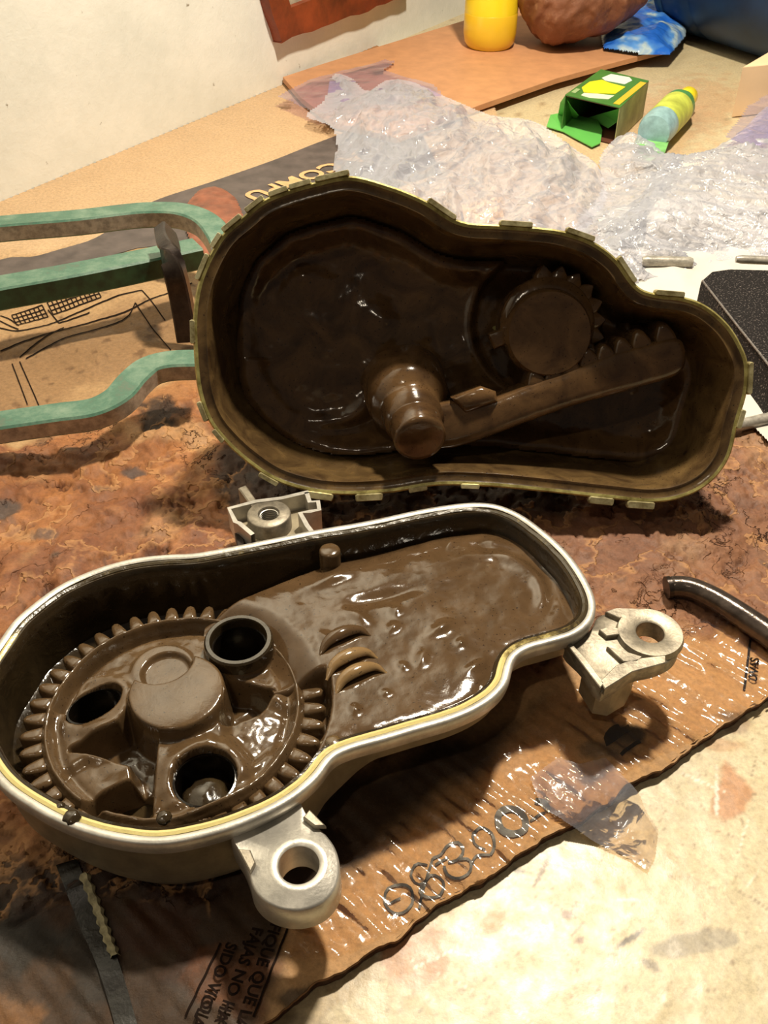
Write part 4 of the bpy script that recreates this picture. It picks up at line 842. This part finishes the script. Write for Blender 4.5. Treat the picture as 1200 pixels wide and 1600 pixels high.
bag('plastic_bag', 'large clear crumpled plastic bag spread at right in front of the blue drum', [(1300, 120), (1210, 150), (1150, 205), (1095, 235), (1060, 240), (1010, 212), (970, 205), (936, 240), (938, 290), (896, 345), (884, 400), (970, 436), (1060, 420), (1110, 405), (1180, 395), (1320, 400)], .036, M_bag2, 9, .0022, (.5, .86), fs=30)
sheet_px('plastic_film', 'flat purple tinted clear film lying under the bag near the wall', 'plastic film', [(430, 150), (480, 125), (600, 92), (622, 96), (600, 110), (680, 132), (695, 150), (640, 160), (560, 165), (500, 180)], .0172, M_purple, .0012, .003, 25)
sheet_px('plastic_film', 'purple tinted clear film edge at the right side behind the bag', 'plastic film', [(1130, 215), (1165, 165), (1210, 140), (1300, 120), (1300, 200), (1180, 230)], .030, M_purple, .002, .003, 25)

# ------------------------------------------------------------------ things at the back
M_hard = simple('orange_hardboard', rgb(196, 142, 100), .6, 0, .07, 60, .2, .0005)
hb = HB = Plane((0, 0, .0135), (1, 0, 0), (0, 1, 0)); bl_ = hb.P([(436, 119), (500, 101), (600, 70), (735, 29), (950, -20), (1060, 20), (1050, 74), (950, 100), (870, 122), (752, 163), (620, 215), (520, 190), (470, 152)])
wsd = wallside(bl_[:, 0], bl_[:, 1]); bl_ = bl_-np.maximum(wsd+.002, 0)[:, None]*wn
v, f = prism(HB, bl_, -.006, 0, .0004); tag(mesh('hardboard_panel', v, f, M_hard, smooth=False), 'orange brown hardboard panel lying along the wall under the bottle and rock', 'board')
def lathe(pl, u, v_, prof, n=48): return cyl_stack(pl, u, v_, prof, n)
M_yel = simple('yellow_plastic', rgb(250, 226, 40), .3, 0, .02, 20, 0, coat=.3); M_yel2 = simple('amber_yellow_band', rgb(230, 190, 44), .3, 0, .04, 30, 0, coat=.3)
u, v_ = HB.px(764, 72, 0); k = math.hypot(u, v_)*1.03/F
yb = root('yellow_bottle', HB.W(u, v_, 0), 'glossy yellow plastic bottle standing on the hardboard against the wall', 'bottle')
R_ = .0318
v, f = lathe(HB, u, v_, [(R_*.2, .0006), (R_*.82, .0004), (R_*.95, .006), (R_, .016), (R_, .038), (R_*.99, .0385)]); mesh('base_band', v, f, M_yel2, yb)
v, f = lathe(HB, u, v_, [(R_*.99, .0385), (R_*1.0, .042), (R_*.97, .075), (R_*.95, .13), (R_*.8, .15), (R_*.4, .165), (R_*.35, .18)]); mesh('body', v, f, M_yel, yb)
# rock
u, v_ = HB.px(894, 62, 0.0); bm = bmesh.new(); bmesh.ops.create_icosphere(bm, subdivisions=6, radius=1)
for q_ in bm.verts:
    n_ = float(fbm(q_.co.x*1.3+3, q_.co.y*1.3+q_.co.z*1.1, 5, 7)); n2_ = float(fbm(q_.co.x*6+3, q_.co.z*6+q_.co.y*3, 3, 17)); q_.co = q_.co*(1+.14*n_+.022*n2_)
    x, y, z = q_.co; q_.co = (x*(1-.18*max(-z, 0))-.10*z*0+.06*z, y, z)
me = bpy.data.meshes.new('rock'); bm.to_mesh(me); bm.free(); me.transform(Matrix.Translation((u-.006, v_-.016, .0135+.069)) @ Matrix.Rotation(.25, 4, 'Y') @ Matrix.Diagonal((.082, .070, .070, 1)))
m = NT('brown_stone'); m.col(m.mix(m.ramp(m.noise(60, 6, .7), [(.55, 0), (.7, 1)]), m.ramp(m.noise(22, 6, .7), [(.3, rgb(104, 60, 40)), (.7, rgb(142, 92, 64))]), rgb(164, 122, 92))).set(Roughness=.55); m.bump(m.noise(90, 8, .75), .7, .003)
tag(link('rock', me, m.m), 'large rounded brown stone resting on the orange hardboard by the yellow bottle', 'rock')
# blue and white packet behind the rock
bp = [(930, 0), (965, -30), (1080, -30), (1075, 40), (1052, 66), (1000, 66), (945, 58)]
m = NT('blue_printed_packet'); m.col(m.ramp(m.noise(17, 3, .5, .6), [(.42, rgb(36, 98, 196)), (.5, rgb(84, 140, 206)), (.56, rgb(170, 190, 196)), (.66, rgb(60, 120, 200))])).set(Roughness=.25); m.bump(m.noise(50, 4), .5, .003)
W_ = np.array([at(x, y, .03)[:2] for x, y in bp]); U, V = np.meshgrid(np.arange(W_[:, 0].min(), W_[:, 0].max(), .0011), np.arange(W_[:, 1].min(), W_[:, 1].max(), .0011)); d = edist(W_, U, V)
tag(grid_mesh('foil_packet', U, V, .0165+.016*np.clip(d/.03, 0, 1)**.6+.003*fbm(U*30, V*30, 3, 4)*np.clip(d/.01, 0, 1), inside(W_, U, V), m.m), 'crumpled shiny blue and white packet between the stone and the blue drum', 'packet')
# blue drum lying down
dr = root('blue_drum', at(1150, 105, 0), 'dark blue plastic drum lying on its side at the top right corner', 'drum')
a0 = at(1094, 66, 0); a1 = at(1362, 154, 0); dx = a1-a0; dx /= np.linalg.norm(dx); RD = .085; o0 = a0+np.array([.0, .055, RD+.001])
DP = Plane(o0, np.cross([0, 0, 1], dx), [0, 0, 1]); sgn = 1 if DP.n@dx > 0 else -1
M_blue = simple('dark_blue_plastic', rgb(8, 42, 76), .5, 0, .25, 20, .2, .001)
v, f = lathe(DP, 0, 0, [(RD*.6, sgn*.004), (RD*.86, 0), (RD*.97, sgn*.006), (RD, sgn*.018), (RD, sgn*.055), (RD*.97, sgn*.060), (RD*.97, sgn*.066), (RD, sgn*.071), (RD, sgn*.19), (RD*.9, sgn*.21)], 72); mesh('body', v, f, M_blue, dr, ang=60)
v, f = lathe(DP, 0, 0, [(RD*.86, sgn*-.001), (RD*.98, sgn*-.001), (RD*1.02, sgn*.004), (RD*1.02, sgn*.012), (RD*.98, sgn*.016)], 72); mesh('end_rim', v, f, simple('dusty_blue_rim', rgb(22, 62, 88), .5, 0, .3, 40), dr, ang=60)
# cream box corner
CB = Plane((0, 0, .05), (1, 0, 0), (0, 1, 0)); b_ = [at(x, y, .0)[:2] for x, y in ((1143, 184), (1198, 178), (1300, 150), (1240, 120))]
v, f = prism(G0, b_, 0.0005, .050, .0006); tag(mesh('cream_box', v, f, simple('cream_card', rgb(238, 206, 166), .6, 0, .05, 20), smooth=False), 'small plain cream cardboard box in front of the blue drum', 'box')
# green light-bulb carton, open end to the viewer
gb = root('green_carton', at(945, 190, 0), 'small open green carton with yellow and white printed top, opened flap hanging out', 'carton')
TZ = .036; Tp = Plane((0, 0, TZ), (1, 0, 0), (0, 1, 0)); q4 = Tp.P([(883, 148), (969, 168), (1014, 126), (939, 108)])
M_gc = simple('green_carton_print', rgb(66, 122, 50), .35, 0, .1, 30, 0); M_gf = simple('light_green_flap', rgb(98, 180, 84), .45, 0, .05, 30, 0); M_in = simple('brown_carton_inside', rgb(92, 50, 30), .7, 0, .1, 40)
M_gs = simple('cream_green_side', rgb(158, 156, 106), .5, 0, .25, 40)
def slab(name, a, b, z0, z1, t, mat, par):
    a = np.array(a); b = np.array(b); d = (b-a)/np.linalg.norm(b-a); n_ = np.array([-d[1], d[0]])*t
    v, f = prism(G0, [a, b, b+n_, a+n_], z0, z1); return mesh(name, v, f, mat, par, smooth=False)
v, f = prism(Tp, q4, -.0008, 0); mesh('top_panel', v, f, M_gc, gb, smooth=False)
slab('side_panel', q4[1], q4[2], .0005, TZ-.0009, .0008, M_gs, gb); slab('side_panel', q4[3], q4[0], .0005, TZ-.0009, .0008, M_gc, gb); slab('back_panel', q4[2], q4[3], .0005, TZ-.0009, .0008, M_gc, gb)
v, f = prism(G0, inset_poly(ccw(q4), .0009), .0004, .0012); mesh('bottom_panel', v, f, M_in, gb, smooth=False)
v, f = prism(G0, inset_poly(ccw(q4), .0011), TZ-.0018, TZ-.0010); mesh('top_liner', v, f, M_in, gb, smooth=False)
e1, e2 = q4[1]-q4[0], q4[3]-q4[0]
def onbox(name, uv, mat): v, f = prism(Tp, [q4[0]+e1*a+e2*b for a, b in uv], .0001, .0005); return mesh(name, v, f, mat, gb, smooth=False)
onbox('printed_stripe', [(.84, .06), (.95, .06), (.95, .86), (.84, .86)], M_yel2); onbox('printed_picture', [(.10, .30), (.22, .18), (.45, .24), (.70, .34), (.72, .60), (.40, .62), (.24, .66), (.10, .52)], M_yel)
onbox('printed_picture', [(.20, .72), (.30, .66), (.66, .68), (.70, .84), (.60, .92), (.26, .90)], simple('print_white', rgb(220, 226, 216), .4, 0, .02, 20, 0)); onbox('printed_picture', [(.24, .08), (.40, .06), (.70, .14), (.72, .28), (.44, .22), (.24, .16)], simple('print_pale', rgb(222, 232, 196), .4, 0, .02, 20, 0)); onbox('printed_mark', [(.04, .10), (.12, .10), (.12, .24), (.04, .24)], simple('print_sage', rgb(150, 176, 120), .4, 0, .02, 20, 0))
def flap(pts, mat, name='flap', th=.0008):                   # pts: px, py, z
    P = np.array([at(x, y, z) for x, y, z in pts]); n_ = np.cross(P[1]-P[0], P[2]-P[0]); n_ /= np.linalg.norm(n_)
    v, f = loft([P-n_*th/2, P+n_*th/2], True, True); return mesh(name, v, f, mat, gb, smooth=False)
flap([(860, 180, .006), (880, 176, .006), (934, 188, .006), (941, 204, .004), (938, 224, .002), (925, 230, .002), (898, 216, .002), (880, 206, .002), (854, 198, .002)], M_gf)
flap([(872, 182, .003), (876, 160, .022), (883, 150, .034), (892, 166, .022), (904, 180, .012), (900, 186, .004)], M_gf, 'side_flap')
flap([(920, 184, .004), (940, 178, .012), (969, 170, .030), (964, 190, .012), (950, 200, .004)], M_gf, 'side_flap')
# small green and yellow bottle
def lying(name, label, cat, a, b, r, prof, mats, names):
    A_ = at(*a, r*1.02); B_ = at(*b, r*1.02); d = B_-A_; Ln = np.linalg.norm(d); d /= Ln; ex = np.cross([0, 0, 1], d); P_l = Plane(A_, ex, np.cross(d, ex)); rt = root(name, (A_+B_)/2*np.array([1, 1, 0]), label, cat)
    for nm, mt, pf in zip(names, mats, prof): v, f = cyl_stack(P_l, 0, 0, [(rr*r, t*Ln) for rr, t in pf], 32); mesh(nm, v, f, mt, rt, ang=60)
    return rt
lying('dropper_bottle', 'small green bottle with a yellow cap lying beside the green carton in clear plastic', 'bottle', (1020, 208), (1076, 150), .017,
      [[(.3, 0), (.9, .02), (1, .08), (1, .22)], [(1.01, .22), (1.01, .62)], [(1, .62), (.98, .7), (.7, .82), (.5, .88), (.5, .9)], [(.55, .88), (.58, .9), (.58, .99), (.4, 1.03), (.1, 1.04)]],
      [simple('pale_blue_plastic', rgb(150, 186, 190), .3), simple('yellow_green_label', rgb(196, 206, 86), .4, 0, .2, 60, 0), simple('green_plastic', rgb(86, 150, 84), .3), M_yel], ['base', 'label_band', 'shoulder', 'cap'])
v, f = prism(G0, [at(x, y, .004)[:2] for x, y in ((988, 236), (1000, 210), (1045, 226), (1036, 252), (1010, 262))], .0085, .0100, .0003)
tag(mesh('green_card', v, f, simple('green_card', rgb(126, 190, 110), .5, 0, .2, 50), smooth=False), 'small pale green card lying inside the clear bag below the bottle', 'card')
v, f = prism(G0, [at(x, y, .004)[:2] for x, y in ((940, 380), (990, 330), (1040, 260), (1066, 268), (1010, 345), (1005, 395), (960, 402))], .0100, .0112, .0003)
tag(mesh('dark_plate', v, f, simple('dark_grey_plate', rgb(78, 78, 82), .4, 0, .2, 50), smooth=False), 'dark grey metal strip seen through the large clear bag', 'plate')

for base, grp in (('plastic_bag', 'crumpled clear plastic bags behind the cover'), ('plastic_film', 'purple tinted film pieces'), ('metal_rod', 'thin metal rods lying right of and behind the cover'), ('paper_sheet', 'white papers lying right of and behind the cover'), ('cardboard_scrap', 'small cardboard scraps')):
    for o in scn.objects:
        if o.parent is None and o.name.split('.')[0] == base: o['group'] = grp
